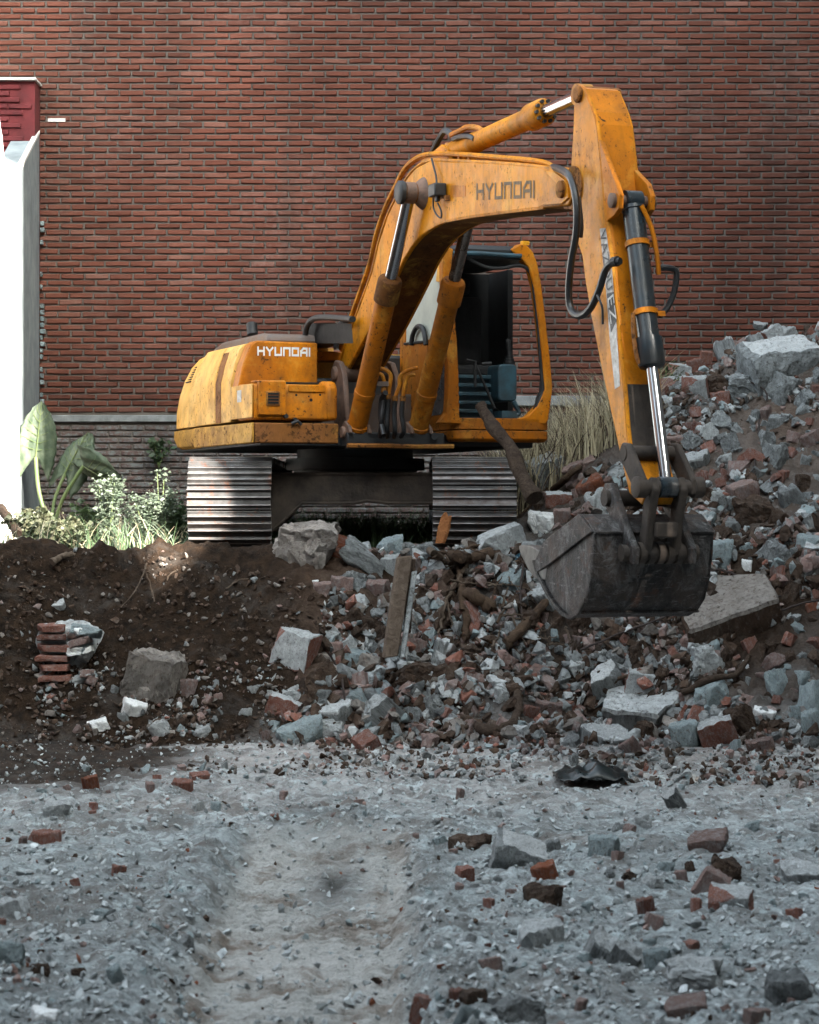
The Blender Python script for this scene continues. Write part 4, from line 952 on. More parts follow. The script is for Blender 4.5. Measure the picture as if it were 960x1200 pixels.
# lower shell with rounded front corners
plan = [(CF, CL), (CF, CR_), (CB, CR_), (CB, CL)]
plan = rrect(plan, .12, 4)
secs = [(.93, [((u-.7)*.96+.7, (v+.86)*.96-.86) for u, v in plan]), (.955, plan), (1.025, plan)]
cab = loft(secs, 0, 'paint_worn_shade', 'cab', ex, .006)
secs = [(1.033, plan), (1.13, plan)]; loft(secs, 0, 'paint_worn_shade', 'sill_band', cab, .006)
mb = MB(); ubox(mb, .15, 1.3, CR_+.06, CL-.06, 1.131, 1.14); mb.build('floor_mat', 'black_rubber', cab)
def cpt(px, py, u):  # point in the cab's front plane u
    k = (px-480)/FPX; v = (W0.x+u*S_-k*(W0.y-u*C_))/(C_-k*S_); y = W0.y-u*C_-v*S_
    return U(u, v, CZ+(600-py)/FPX*y-ZL)
def strip(pairs, u, th, name, mat, bevel=.012):
    """curved post in the front plane: pairs of (outer px, inner px)"""
    mb = MB(); n = len(pairs); vs = []
    for (a, b) in pairs:
        A, B = cpt(*a, u), cpt(*b, u); vs += [A, B, B-Fd*th, A-Fd*th]
    fs = [(i*4+j, i*4+(j+1) % 4, (i+1)*4+(j+1) % 4, (i+1)*4+j) for i in range(n-1) for j in range(4)]+[(3, 2, 1, 0), ((n-1)*4, (n-1)*4+1, (n-1)*4+2, (n-1)*4+3)]
    mb.add(vs, fs); return mb.build(name, mat, cab, bevel)
strip([((640, 498), (600, 493)), ((643, 492), (618, 488)), ((645, 478), (630, 476)), ((648, 455), (639, 456)), ((645, 420), (636, 421)), ((640, 375), (631.5, 377)), ((635, 335), (626.5, 337)), ((630, 308), (620, 313)), ((625, 295), (612, 304)), ((618, 287.5), (604, 298)), ((610, 285.5), (599, 292))], CF, .10, 'pillar', 'paint_orange')
strip([((514, 496), (541, 497)), ((523.5, 485), (539, 488)), ((525, 462), (538.5, 470)), ((525.5, 430), (538, 440)), ((522, 395), (536, 400)), ((520, 350), (532, 352)), ((519, 310), (530, 308)), ((520, 287), (532, 292))], CF, .10, 'pillar', 'paint_worn_shade')
# black rubber trim hanging inside the right post
tp = [(540, 297), (556, 307), (572, 313.5), (590, 314), (606, 311), (617, 314), (623.5, 325), (627, 350), (631, 385), (633, 415), (635, 440), (636, 458), (632, 470), (628, 484)]
mb = MB(); mb.tube(smooth_path([cpt(x, y, CF-.03) for x, y in tp], 4), [.016+.012*max(0, (i-36)/18) for i in range(4*13+1)], 8); mb.build('rubber_trim', 'black_rubber', cab)
mb = MB(); fl_p = [(636, 438), (641, 452), (642, 466), (637, 477), (632, 484), (629, 491), (625.5, 489), (628, 481), (624.5, 482), (628, 473), (629, 466), (633, 459), (633.5, 447)]
mb.prism([cpt(x, y, CF-.02) for x, y in fl_p], [cpt(x, y, CF-.02)-Fd*.025 for x, y in fl_p]); mb.build('torn_rubber', 'black_rubber', cab, .004)
# roof
roof_plan = rrect([(CF-.02, CL), (CF-.02, CR_+.13), (CB+.05, CR_+.17), (CB+.05, CL)], .12, 4)
hr = uh(540, 297, CL)[1]
secs = [(hr-.02, roof_plan), (hr+.06, roof_plan), (hr+.095, [((u-.7)*.95+.7, (v+.86)*.93-.86) for u, v in roof_plan]), (hr+.11, [((u-.7)*.8+.7, (v+.86)*.75-.86) for u, v in roof_plan])]
loft(secs, 0, 'black_metal', 'roof', cab)
mb = MB(); mb.tube(smooth_path([cpt(x, y, CF+.01) for x, y in ((531, 297), (560, 297), (590, 299), (611, 300))], 4), .02, 8); mb.build('roof_edge', 'teal_paint', cab)
mb = MB(); mb.box(cpt(615, 285, CF-.04), Fd*.03, Rd*.028, Zd*.018); mb.cyl(cpt(618, 283.5, CF-.04), cpt(618, 286.5, CF-.04), .02, 10); mb.build('roof_lamp', 'lamp_amber', cab)
# rear wall, rear posts and the closed rear part of the door side
mb = MB(); ubox(mb, CB, CB+.05, CR_+.02, CL-.02, 1.14, hr-.02); mb.build('rear_wall', 'slit_black', cab)
mb = MB(); ubox(mb, CB+.052, .53, CR_, CR_+.05, 1.14, hr-.02); mb.build('door_post_panel', 'slit_black', cab)
mb = MB(); ubox(mb, CB, CB+.08, CL-.07, CL, 1.14, hr-.02); ubox(mb, .10, .16, CL-.05, CL+.001, 1.14, hr-.02); mb.build('pillar', 'paint_orange', cab, .01)
# right-hand side: pale pane above, orange panel and a small dark window below
def side_poly(pts, v0, v1, name, mat, bevel=.006):
    mb = MB(); pl = [uh(x, y, CL) for x, y in pts]; uv_prism(mb, pl, v0, v1); return mb.build(name, mat, cab, bevel)
side_poly([(468, 441), (474, 403), (500, 400), (500, 398), (523, 396), (530, 500), (466, 506)], CL, CL-.03, 'side_panel', 'paint_worn_shade')
side_poly([(499, 425), (503, 417), (515, 415), (521.5, 420), (523, 440), (522, 478), (517, 486), (499, 488), (496, 482)], CL+.006, CL-.0, 'lower_window', 'glass_dark', .004)
side_poly([(473, 402), (482, 300), (520, 296), (521, 396), (500, 398)], CL-.012, CL-.02, 'side_pane', 'pane_pale', 0)
side_poly([(512, 330), (517, 288), (524, 286), (524, 332)], CL+.012, CL-.01, 'corner_plate', 'paint_faded', .006)
hose([(482, 404, CL+.02), (484, 392, CL+.02), (489, 383, CL+.02), (495, 384, CL+.02), (498, 394, CL+.02), (499, 404, CL+.02)], .022, mat='black_rubber', name='hose_loop')
mb = MB(); mb.tube([UP(474, 403, CL+.005), UP(500, 400, CL+.005)], .012, 6); mb.build('window_seal', 'black_rubber', cab)
# seat, console, levers
mb = MB(); ubox(mb, .35, .85, -1.08, -.62, 1.50, 1.62); ubox(mb, .30, .42, -1.06, -.64, 1.62, 2.25); ubox(mb, .28, .38, -.97, -.73, 2.27, 2.42); mb.build('seat', 'seat_fabric', cab, .04)
mb = MB()
for k in range(5): ubox(mb, .90, .93, -.95, -.52, 1.19+k*.075, 1.225+k*.075)
ubox(mb, .42, .88, -.98, -.55, 1.145, 1.50); mb.build('seat_base', 'teal_paint', cab, .008)
pB = cpt(595, 450, 1.10); 
mb = MB(); q0, q1 = cpt(584, 470, 1.10), cpt(606, 427, 1.10)
v0c = -(q0-W0).dot(Rd); 
va, vb2 = (q0-W0).dot(Rd), (q1-W0).dot(Rd); ha, hb = (q0-W0).z, (q1-W0).z
plc = rrect([(va, ha), (vb2, ha), (vb2, hb), (va, hb)], .045, 3)
mb.prism([U(1.10, v, h) for v, h in plc], [U(.72, v, h) for v, h in plc]); mb.build('console', 'teal_paint', cab, .012)
mb = MB(); c0 = cpt(597, 427, 1.02); mb.steps(c0, c0+Zd*.12, [(0, .05), (.2, .052), (.22, .042), (.4, .044), (.42, .034), (.6, .036), (.62, .022), (1, .02)], 14); mb.tube([c0+Zd*.11, c0+Zd*.16+Rd*.01, c0+Zd*.22+Rd*.015], [.018, .024, .02], 10); mb.build('joystick', 'black_rubber', cab)
mb = MB(); c0 = cpt(557, 440, 1.15); mb.tube([c0-Zd*.1, c0+Zd*.12, c0+Zd*.13+Rd*.08], .014, 8); mb.tube([c0+Zd*.1, c0-Rd*.12-Zd*.15, c0-Rd*.18-Zd*.28], .012, 8); mb.tube([c0-Rd*.06+Zd*.10, c0-Rd*.15+Zd*.11], .014, 8); mb.build('travel_lever', 'black_metal', cab)
mb = MB(); mb.tube(smooth_path([cpt(x, y, 1.25) for x, y in ((602, 470), (606, 478), (608, 485), (600, 488))], 4), .02, 8); mb.box(cpt(592, 486, 1.2), Fd*.1, Rd*.07, Zd*.03); mb.build('pedal', 'teal_paint', cab, .004)
mb = MB(); mb.cyl(cpt(509.5, 511, CF-.02), cpt(509.5, 511, CF+.012), .03, 14); mb.build('plug', 'black_metal', cab)

# ------------------------------------------------------------------ RUBBLE
def chunk_bm(dims, cuts, seed, sub=2, rough=.05, face_mats=None, cut_lo=.55, cut_hi=.9):
    r = random.Random(seed); bm = bmesh.new(); bmesh.ops.create_cube(bm, size=1)
    for v in bm.verts: v.co = Vector((v.co.x*dims[0], v.co.y*dims[1], v.co.z*dims[2]))
    for f in bm.faces:
        f.material_index = 0
        if face_mats:
            n = f.normal
            if n.z > .9: f.material_index = face_mats.get('top', 0)
            elif n.y < -.9: f.material_index = face_mats.get('front', 0)
    for _ in range(cuts):
        n = Vector((r.gauss(0, 1), r.gauss(0, 1), r.gauss(0, .7))).normalized()
        ext = max(v.co.dot(n) for v in bm.verts); p = n*ext*r.uniform(cut_lo, cut_hi)
        g = bm.verts[:]+bm.edges[:]+bm.faces[:]
        res = bmesh.ops.bisect_plane(bm, geom=g, plane_co=p, plane_no=n, clear_outer=True)
        ed = [e for e in bm.edges if e.is_boundary]
        if ed:
            ff = bmesh.ops.contextual_create(bm, geom=ed)
            for f in ff['faces']: f.material_index = 0
    md = max(dims); bmesh.ops.remove_doubles(bm, verts=bm.verts, dist=.012*md); bmesh.ops.dissolve_degenerate(bm, edges=bm.edges, dist=.01*md)
    bmesh.ops.bevel(bm, geom=bm.edges[:], offset=.018*md*r.uniform(.6, 1.6), offset_type='OFFSET', segments=1, profile=.5, affect='EDGES', clamp_overlap=True, material=-1)
    bmesh.ops.triangulate(bm, faces=bm.faces)
    for q in range(sub):
        bmesh.ops.subdivide_edges(bm, edges=[e for e in bm.edges if e.calc_length() > md*.06], cuts=1)
        bmesh.ops.triangulate(bm, faces=bm.faces)
    if rough:
        from mathutils import noise
        for v in bm.verts:
            p = v.co*(3.2/md)+Vector((seed*3.1, seed*1.7, 0)); n = noise.noise_vector(p)*.9+noise.noise_vector(p*2.7)*.55+noise.noise_vector(p*6.5)*.32+noise.noise_vector(p*14)*.16
            v.co += n*rough*min(dims)*.6
    bmesh.ops.recalc_face_normals(bm, faces=bm.faces)
    return bm
MESH = {}
def chunk_mesh(key, dims, cuts, seed, mats, **kw):
    bm = chunk_bm(dims, cuts, seed, **kw); me = bpy.data.meshes.new(key)
    bm.to_mesh(me); bm.free()
    for m in mats: me.materials.append(MATS[m])
    me.polygons.foreach_set('use_smooth', [True]*len(me.polygons)); me.set_sharp_from_angle(angle=math.radians(26))
    # resize to unit bounding box so it can be scaled to a wanted size
    MESH.setdefault(key, []).append(me); return me
KINDS = {  # kind: (mats, list of base dims, cuts)
 'concrete': (['rubble_concrete'], [(1, .8, .6), (1, .7, .45), (1, .9, .8), (1, .6, .35)], 11),
 'pale': (['rubble_pale'], [(1, .8, .55), (1, .7, .35), (1, .85, .7)], 11),
 'white': (['rubble_white'], [(1, .7, .3), (1, .8, .5)], 8),
 'brick': (['rubble_brick'], [(1, .48, .27), (1, .6, .36), (1, .8, .45)], 3),
 'pink': (['rubble_pink'], [(1, .55, .3), (1, .75, .5), (1, .8, .4)], 4),
 'orange': (['rubble_orange'], [(1, .6, .4)], 4),
 'brown': (['rubble_brown'], [(1, .7, .6), (1, .8, .45), (1, .9, .7)], 13),
 'earthslab': (['rubble_brown', 'rubble_dusty'], [(1, .6, .22), (1, .7, .18)], 4),
 'dusty': (['rubble_dusty'], [(1, .7, .6), (1, .8, .45), (1, .9, .7)], 12),
 'teal': (['rubble_teal', 'rubble_brick'], [(1, .7, .5), (1, .6, .35)], 9),
 'slab': (['rubble_concrete', 'rubble_pale'], [(1, .6, .16), (1, .8, .12)], 7),
 'faced': (['rubble_brick', 'rubble_pale'], [(1, .7, .45), (1, .6, .6)], 4),
 'whitetop': (['rubble_concrete', 'rubble_limed'], [(1, .7, .5), (1, .6, .4)], 8),
}
sd = 100
for kname, (mats, dl, cuts) in KINDS.items():
    for d in dl:
        for rep in range(2):
            sd += 1
            fm = {'top': 1} if kname in ('slab', 'whitetop', 'earthslab') else {'top': 1, 'front': 1} if kname == 'faced' else None
            soft = kname in ('earthslab', 'brick', 'pink', 'slab', 'orange', 'faced', 'whitetop')
            chunk_mesh(kname, d, cuts, sd, mats, sub=3, rough=.21 if not soft else .26 if kname == 'slab' else .15, face_mats=fm, cut_lo=.62 if soft else .5, cut_hi=.92 if soft else .85)
def mesh_ext(me):
    a = np.array([v.co[:] for v in me.vertices]); return a.min(0), a.max(0)
EXT = {me.name: mesh_ext(me) for l in MESH.values() for me in l}
NAMES = {'concrete': ('concrete_chunk', 'rubble chunk'), 'pale': ('plaster_chunk', 'rubble chunk'), 'white': ('white_stone', 'stone'), 'brick': ('brick_fragment', 'brick'), 'pink': ('brick_fragment', 'brick'),
 'orange': ('brick_fragment', 'brick'), 'brown': ('earth_clod', 'clod'), 'dusty': ('boulder', 'boulder'), 'earthslab': ('broken_slab', 'slab'), 'teal': ('plaster_chunk', 'rubble chunk'), 'slab': ('concrete_slab', 'slab'), 'faced': ('masonry_chunk', 'rubble chunk'), 'whitetop': ('concrete_block', 'concrete block')}
def put(kind, px, py, w, h, label, roll=0., yaw=None, D=None, variant=None, group=None, lift=.0, pitch=0., depth=None, sink=0.):
    """a chunk centred on photo point px,py about w x h pixels, lying on the ground there"""
    lst = MESH[kind]; me = lst[(variant if variant is not None else random.randrange(len(lst))) % len(lst)]
    lo, hi = EXT[me.name]; ext = hi-lo
    if D is None: D = cast1(px, min(py+h*.38, 1199 if py < 1195 else 1300))
    s = D/FPX; wm, hm = w*s, h*s*(1+sink); lift -= h*s*sink*.5
    o = bpy.data.objects.new(NAMES[kind][0], me); COL.objects.link(o)
    dm = depth if depth else (wm*ext[1]/ext[0]*.9)
    o.scale = (wm/ext[0], dm/ext[1], hm/ext[2])
    q = Quaternion((0, 1, 0), math.radians(-roll)) @ Quaternion((1, 0, 0), math.radians(pitch)) @ Quaternion((0, 0, 1), math.radians(yaw if yaw is not None else random.uniform(-25, 25)))
    o.rotation_mode = 'QUATERNION'; o.rotation_quaternion = q
    c = Vector(((lo[0]+hi[0])/2*o.scale[0], (lo[1]+hi[1])/2*o.scale[1], (lo[2]+hi[2])/2*o.scale[2]))
    o.location = P(px, py, D) + Vector((0, dm*.25, 0)) - q @ c
    o.location.z += lift
    tag(o, label, NAMES[kind][1], group)
    return o
HAND = [
 # ledge edge and slope in the middle
 ('dusty', 358, 640, 84, 56, 'big earth-caked masonry block on the ledge right of the left track', 0),
 ('orange', 388, 635, 28, 44, 'upright orange brick stuck to the masonry block on the ledge', 86),
 ('concrete', 424, 651, 34, 54, 'tall grey concrete chunk standing right of the masonry block', 70),
 ('faced', 345, 758, 54, 42, 'white-topped brickwork chunk lying alone in the dark earth bank', -14),
 ('pink', 444, 691, 27, 26, 'pinkish square brick tilted beside the wooden post', 12),
 ('brown', 372, 800, 56, 42, 'brown lump just below the white-topped brickwork chunk', 30),
 ('white', 371, 683, 10, 8, 'tiny white stone on the slope below the masonry block', 10),
 ('pink', 378, 690, 22, 18, 'rounded pink brick end left of the rubble chute', 5),
 ('pink', 400, 685, 28, 20, 'pale pink brick lying at the head of the rubble chute', -6),
 ('concrete', 416, 680, 30, 26, 'grey chunk leaning in front of the tall concrete chunk', 30),
 ('faced', 455, 662, 30, 24, 'pale pink plaster piece behind the top of the wooden post', 10),
 ('teal', 458, 642, 34, 24, 'pale blue-grey plaster flake at the top left of the post', 20),
 ('teal', 416, 773, 36, 24, 'pale blue plaster slab flat on the middle of the slope', -10),
 ('pink', 392, 760, 20, 18, 'small pink brick end above the pale blue slab', 0),
 ('faced', 407, 756, 22, 18, 'green-white faced brick bit above the pale blue slab', 40),
 ('white', 423, 757, 12, 10, 'small bright white stone near the foot of the wooden post', 0),
 ('faced', 331, 833, 40, 36, 'pale square block with one red corner at the foot of the slope', -20),
 ('pale', 344, 815, 26, 22, 'white-grey piece above the block with a red corner', 20),
 ('concrete', 370, 815, 38, 20, 'flat pink-grey chunk in the lower slope', -4),
 ('pink', 399, 818, 26, 20, 'pale red brick piece in the middle of the lower slope', 8),
 ('slab', 388, 836, 56, 26, 'long grey slab lying aslant in the lower slope', 14),
 ('teal', 420, 822, 26, 30, 'mint and red faced brick standing in the lower slope', 50),
 ('slab', 450, 838, 44, 46, 'smooth grey tile leaning upright at the foot of the slope', 58),
 ('pale', 384, 851, 40, 20, 'pale flat piece under the long grey slab', 4),
 ('teal', 354, 858, 60, 26, 'blue-grey wedge at the very foot of the slope', 22),
 ('teal', 455, 866, 30, 12, 'small flat blue-grey piece at the foot of the leaning tile', 4),
 ('brown', 492, 792, 70, 34, 'dark flat boulder in the middle of the slope', -4),
 ('concrete', 505, 830, 34, 34, 'rough grey chunk under the dark flat boulder', 20),
 # left bank
 ('dusty', 182, 792, 76, 66, 'pale dusty boulder half buried in the earth bank', -14),
 ('white', 157, 831, 30, 22, 'bright white plaster shard under the half-buried boulder', -24),
 ('white', 114, 850, 26, 15, 'white flat shard left of the bright plaster shard', 24),
 ('pale', 237, 859, 22, 17, 'pale grey block at the foot of the earth bank', 20),
 ('pink', 221, 806, 22, 22, 'round pink stone set in the earth bank', 0),
 ('slab', 65, 707, 26, 9, 'short grey slat of concrete jutting from the left bank', 18),
 ('pale', 188, 856, 22, 26, 'grey wedge at the foot of the bank right of the shards', 40),
 ('concrete', 145, 842, 20, 20, 'small grey stone between the two white shards', 0),
 # behind and left of the bucket
 ('whitetop', 641, 556, 46, 46, 'white-topped concrete lump right of the leaning log', 14),
 ('whitetop', 612, 578, 30, 60, 'grey concrete stump behind the foot of the leaning log', 4),
 ('white', 634, 612, 40, 28, 'rounded bright white stone above the bucket teeth', 4),
 ('pale', 588, 633, 66, 30, 'long rough pale concrete piece pointing at the bucket teeth', 26),
 ('faced', 655, 585, 32, 18, 'pale brick end on the heap left of the arm', 0),
 ('orange', 695, 573, 34, 30, 'orange brick tilted against the arm above the bucket', 32),
 ('pink', 676, 552, 30, 22, 'brown-pink brick on the heap behind the arm', 40),
 ('pale', 705, 588, 36, 34, 'white rag-like plaster piece over the top edge of the bucket', 30),
 ('pink', 660, 605, 22, 20, 'small pink brick above the bucket side plate', 10),
 # right heap, upper part
 ('whitetop', 916, 424, 92, 50, 'largest white-topped concrete block at the crest of the heap', 3),
 ('concrete', 876, 449, 54, 28, 'grey pyramid-shaped chunk left under the big white-topped block', -6),
 ('concrete', 917, 452, 44, 36, 'grey block right under the big white-topped block', -24),
 ('brown', 845, 449, 44, 24, 'dark brown slab left of the pyramid-shaped chunk', 16),
 ('concrete', 915, 466, 26, 22, 'round grey stone below the grey block of the crest', 0),
 ('brick', 845, 466, 24, 16, 'red brick half under the dark brown slab', 12),
 ('concrete', 864, 466, 24, 26, 'dark grey chunk below the pyramid-shaped chunk', 10),
 ('faced', 815, 453, 32, 26, 'pink-white plaster lump on the left shoulder of the heap', 10),
 ('faced', 787, 453, 36, 24, 'red-edged pale slab at the left foot of the skyline', 4),
 ('brick', 816, 427, 22, 14, 'red brick on the skyline of the heap', 14),
 ('faced', 797, 433, 26, 14, 'white-topped red brick left of the skyline brick', -10),
 ('pale', 829, 506, 26, 22, 'bright pale block in the middle of the upper heap', 18),
 ('pink', 791, 519, 26, 18, 'flat pink slab just right of the chrome rod', 6),
 ('slab', 792, 540, 20, 34, 'narrow slab leaning right of the chrome rod', 66),
 ('slab', 818, 540, 32, 22, 'red-edged tile lying aslant under the pink slab', 24),
 ('faced', 908, 392, 24, 24, 'red and white brick lump on top of the crest', 40),
 ('pale', 925, 391, 22, 20, 'pale lump at the very top of the crest', 0),
 ('slab', 892, 381, 18, 7, 'thin pale tile at the very top of the heap', -10),
 ('brown', 885, 600, 56, 34, 'dark brown block on the heap right of the bucket', -8),
 ('pink', 872, 577, 34, 26, 'pinkish chunk above the dark brown block', 16),
 ('pale', 842, 583, 26, 18, 'white crumbly plaster patch right of the bucket links', -4),
 ('teal', 948, 637, 30, 20, 'pale blue slab at the right edge of the picture', -4),
 ('concrete', 930, 582, 34, 30, 'grey tile-like chunk at the right of the middle heap', 26),
 ('brown', 945, 565, 26, 20, 'brown half brick at the right edge of the middle heap', 0),
 ('brown', 950, 655, 40, 24, 'brown brick under the pale blue slab at the right edge', -10),
 # right heap, lower part
 ('earthslab', 852, 712, 122, 46, 'huge flat broken slab at the lower right of the bucket', 24),
 ('teal', 844, 648, 34, 30, 'pale blue chunk beside the right end of the bucket', 10),
 ('white', 875, 662, 15, 14, 'round white pebble right of the bucket', 0),
 ('pale', 828, 773, 44, 36, 'big rounded pale stone under the huge flat slab', 0),
 ('whitetop', 713, 800, 50, 46, 'cube-like block with mottled white faces below the bucket', 26),
 ('faced', 752, 800, 38, 30, 'reddish plaster-faced chunk beside the cube-like block', -14),
 ('slab', 757, 832, 92, 40, 'long grey slab with a cracked face at the foot of the heap', 12),
 ('slab', 711, 864, 54, 20, 'flat grey plank-like stone at the foot of the heap', -3),
 ('teal', 833, 817, 48, 36, 'jagged pale blue plaster piece in the lower heap', 24),
 ('teal', 805, 862, 38, 34, 'pale blue broken tile left of the red-cornered brickwork', 16),
 ('faced', 843, 860, 44, 40, 'pale brickwork lump with exposed red corners at the foot of the heap', 28),
 ('brown', 872, 846, 38, 44, 'dark brown upright stone right of the red-cornered brickwork', 50),
 ('white', 896, 838, 28, 16, 'white shard in the lower right heap', -6),
 ('teal', 952, 850, 30, 36, 'pale blue and red lump at the lower right edge', 20),
 ('white', 875, 782, 16, 12, 'small white tile on the dark earth at the right', -32),
 ('orange', 952, 713, 16, 16, 'orange shard on the dark earth at the right edge', 20),
 ('brown', 760, 857, 30, 26, 'round brown stone under the cracked grey slab', 0),
 ('pink', 892, 874, 32, 18, 'pinkish stone at the foot of the heap near the right edge', 18),
 ('concrete', 630, 640, 20, 18, 'grey stone tucked below the bucket teeth', 0),
 ('pink', 642, 830, 34, 24, 'pale pink half brick at the foot of the heap', -8),
 ('orange', 578, 868, 16, 13, 'small orange brick bit on the edge of the floor', 5),
 # floor and foreground
 ('whitetop', 608, 1000, 66, 34, 'long white block on the floor right of centre', -24),
 ('orange', 640, 1022, 30, 24, 'red broken brick end under the long white block', 20),
 ('brown', 637, 1049, 50, 26, 'brown stone in front of the red brick end', 8),
 ('pale', 636, 1096, 58, 32, 'pale flat stone in the right foreground', 4),
 ('slab', 704, 1108, 40, 34, 'left half of a cracked grey tile in the foreground', -22),
 ('slab', 733, 1118, 38, 30, 'right half of a cracked grey tile in the foreground', -22),
 ('pale', 814, 1142, 70, 42, 'largest pale block in the right foreground', -3),
 ('brown', 850, 1020, 44, 30, 'brown brick propped on another in the right foreground', -28),
 ('pink', 834, 1034, 36, 30, 'pinkish brick under the propped brown one', -40),
 ('faced', 857, 1054, 54, 26, 'white-plastered brick in front of the propped bricks', 6),
 ('pale', 14, 1064, 38, 24, 'pale block at the left edge of the foreground', 8),
 ('teal', 12, 1118, 34, 30, 'pale blue lump at the left edge below the pale block', 0),
 ('white', 50, 1190, 34, 16, 'small white piece in the bottom left corner', -6),
 ('brick', 52, 983, 38, 20, 'dark red brick on the floor near the left edge', 4),
 ('brick', 213, 920, 26, 14, 'brown-red brick on the floor below the earth bank', 4),
 ('brick', 234, 910, 22, 10, 'dark red brick sliver behind the brown-red brick', 0),
 ('orange', 106, 917, 20, 18, 'round orange brick lump on the dark earth at the left', 10),
 ('brown', 552, 988, 50, 20, 'dark brown flat stone left of the long white block', 4),
 ('pink', 832, 988, 48, 22, 'faded pink brick half sunk in the floor', 16),
 ('slab', 942, 1024, 50, 24, 'grey slab at the right edge of the foreground', 10),
 ('concrete', 612, 1186, 60, 40, 'grey block cut off by the bottom of the picture', 20),
 ('teal', 708, 992, 38, 26, 'blue-grey lump on the floor right of the long white block', 0),
 ('whitetop', 792, 936, 22, 28, 'small block standing on end on the floor', 40),
 ('pale', 66, 948, 34, 16, 'pale flat stone on the floor left of the rut', 0),
 ('teal', 772, 1126, 34, 28, 'blue-grey chunk left of the largest pale block', 10),
 ('pale', 738, 1143, 26, 18, 'pale chunk in front of the cracked tile', 0),
 ('pink', 806, 1182, 52, 20, 'flat pinkish stone in the bottom right foreground', 14),
 ('brown', 555, 1168, 34, 16, 'brown stone near the bottom right of the rut', 4),
 ('concrete', 930, 1158, 66, 40, 'dark grey earthy lump in the bottom right corner', 10),
 ('brick', 790, 910, 0, 0, '', 0),
]
random.seed(21)
OCC = []
for it in HAND:
    kind, px, py, w, h, label, roll = it
    if w == 0: continue
    put(kind, px, py, w, h, label, roll=roll*.8, pitch=random.uniform(22, 38) if kind in ('slab', 'whitetop', 'earthslab') else random.uniform(5, 20), sink=.35 if py > 885 else .15)
    OCC.append((px, py, max(w, h)*.42))
# repeats: chunks of one look in one place share a label and a group
ZONES = [
 ('centre', [(395, 660), (470, 640), (620, 660), (650, 740), (700, 760), (690, 870), (300, 872), (370, 790), (400, 740)], 150, (10, 38), 'rubble slope below the cab'),
 ('upper', [(770, 436), (815, 420), (890, 385), (958, 386), (958, 560), (830, 600), (775, 560)], 92, (10, 32), 'upper heap right of the arm'),
 ('lower', [(830, 600), (958, 560), (958, 876), (690, 876), (700, 760), (820, 740)], 130, (10, 40), 'lower heap around the bucket'),
 ('behind', [(610, 600), (640, 545), (700, 535), (735, 560), (690, 600), (640, 630)], 26, (10, 26), 'heap left of the arm'),
 ('under', [(610, 700), (700, 730), (830, 725), (840, 760), (700, 775), (600, 770)], 30, (14, 36), 'dark hollow under the bucket'),
 ('bank', [(90, 800), (200, 800), (330, 800), (310, 872), (60, 872)], 24, (7, 18), 'foot of the earth bank'),
 ('floor', [(0, 890), (960, 890), (960, 1200), (0, 1200)], 118, (8, 28), 'dusty floor of the pit'),
]
KW = {'centre': [('concrete', 5), ('pink', 4), ('pale', 1.6), ('brick', 2), ('brown', 5), ('teal', 1), ('slab', 2)], 'upper': [('concrete', 5), ('pink', 3), ('pale', 2), ('brick', 2), ('slab', 1.5)],
 'lower': [('concrete', 4), ('pink', 2.5), ('teal', 2), ('brick', 2), ('brown', 5), ('slab', 1)], 'behind': [('pink', 4), ('concrete', 2), ('orange', 1), ('brown', 2)],
 'bank': [('concrete', 4), ('pink', 2), ('pale', 3), ('brown', 2)], 'floor': [('concrete', 2), ('pink', 3), ('brick', 2.5), ('pale', 3.5), ('brown', 1.5), ('teal', 2)], 'under': [('brown', 6), ('concrete', 1), ('pink', 1)]}
WORD = {'concrete': 'rough grey concrete chunk', 'pink': 'dusty pink brick fragment', 'pale': 'pale plaster chunk', 'brick': 'dark red brick fragment', 'brown': 'dark brown earthy clod', 'teal': 'blue-grey plastered chunk', 'slab': 'thin grey concrete slab piece', 'orange': 'orange brick fragment'}
def inside(poly, x, y):
    c = False; n = len(poly)
    for i in range(n):
        (x1, y1), (x2, y2) = poly[i], poly[i-1]
        if (y1 > y) != (y2 > y) and x < (x2-x1)*(y-y1)/(y2-y1)+x1: c = not c
    return c
r = random.Random(44)
for zn, poly, cnt, (s0, s1), where in ZONES:
    ks, ws = zip(*KW[zn]); xs_ = [p[0] for p in poly]; ys_ = [p[1] for p in poly]; n = 0; tries = 0
    while n < cnt and tries < 4000:
        tries += 1
        x, y = r.uniform(min(xs_), max(xs_)), r.uniform(min(ys_), max(ys_))
        if not inside(poly, x, y): continue
        if zn in ('upper', 'lower') and (((x-905)/75.)**2+((y-520)/50.)**2 < .9 or ((x-915)/60.)**2+((y-770)/70.)**2 < .9) and r.random() < .8: continue
        if zn == 'floor' and 215 < x < 480 and y > 975: continue
        sz = s0+(s1-s0)*r.random()**1.5
        if zn == 'floor': sz *= .6+.6*(y-880)/320
        if any((x-a)**2+(y-b)**2 < (c*.85+sz*.3)**2 for a, b, c in OCC): continue
        kind = r.choices(ks, ws)[0]; asp = r.uniform(.5, .95)
        random.seed(r.random())
        put(kind, x, y, sz, sz*asp, '%s loose in the %s' % (WORD[kind], where) if zn not in ('floor', 'bank') else '%s lying %s the %s' % (WORD[kind], 'on' if zn == 'floor' else 'at', where),
            roll=r.gauss(0, 24) if zn != 'floor' else r.gauss(0, 10), pitch=r.gauss(0, 20) if zn != 'floor' else r.gauss(0, 6), yaw=r.uniform(0, 360), group='%ss, %s' % (WORD[kind], where), sink=.4 if zn == 'floor' else .25)
        OCC.append((x, y, sz*.38)); n += 1

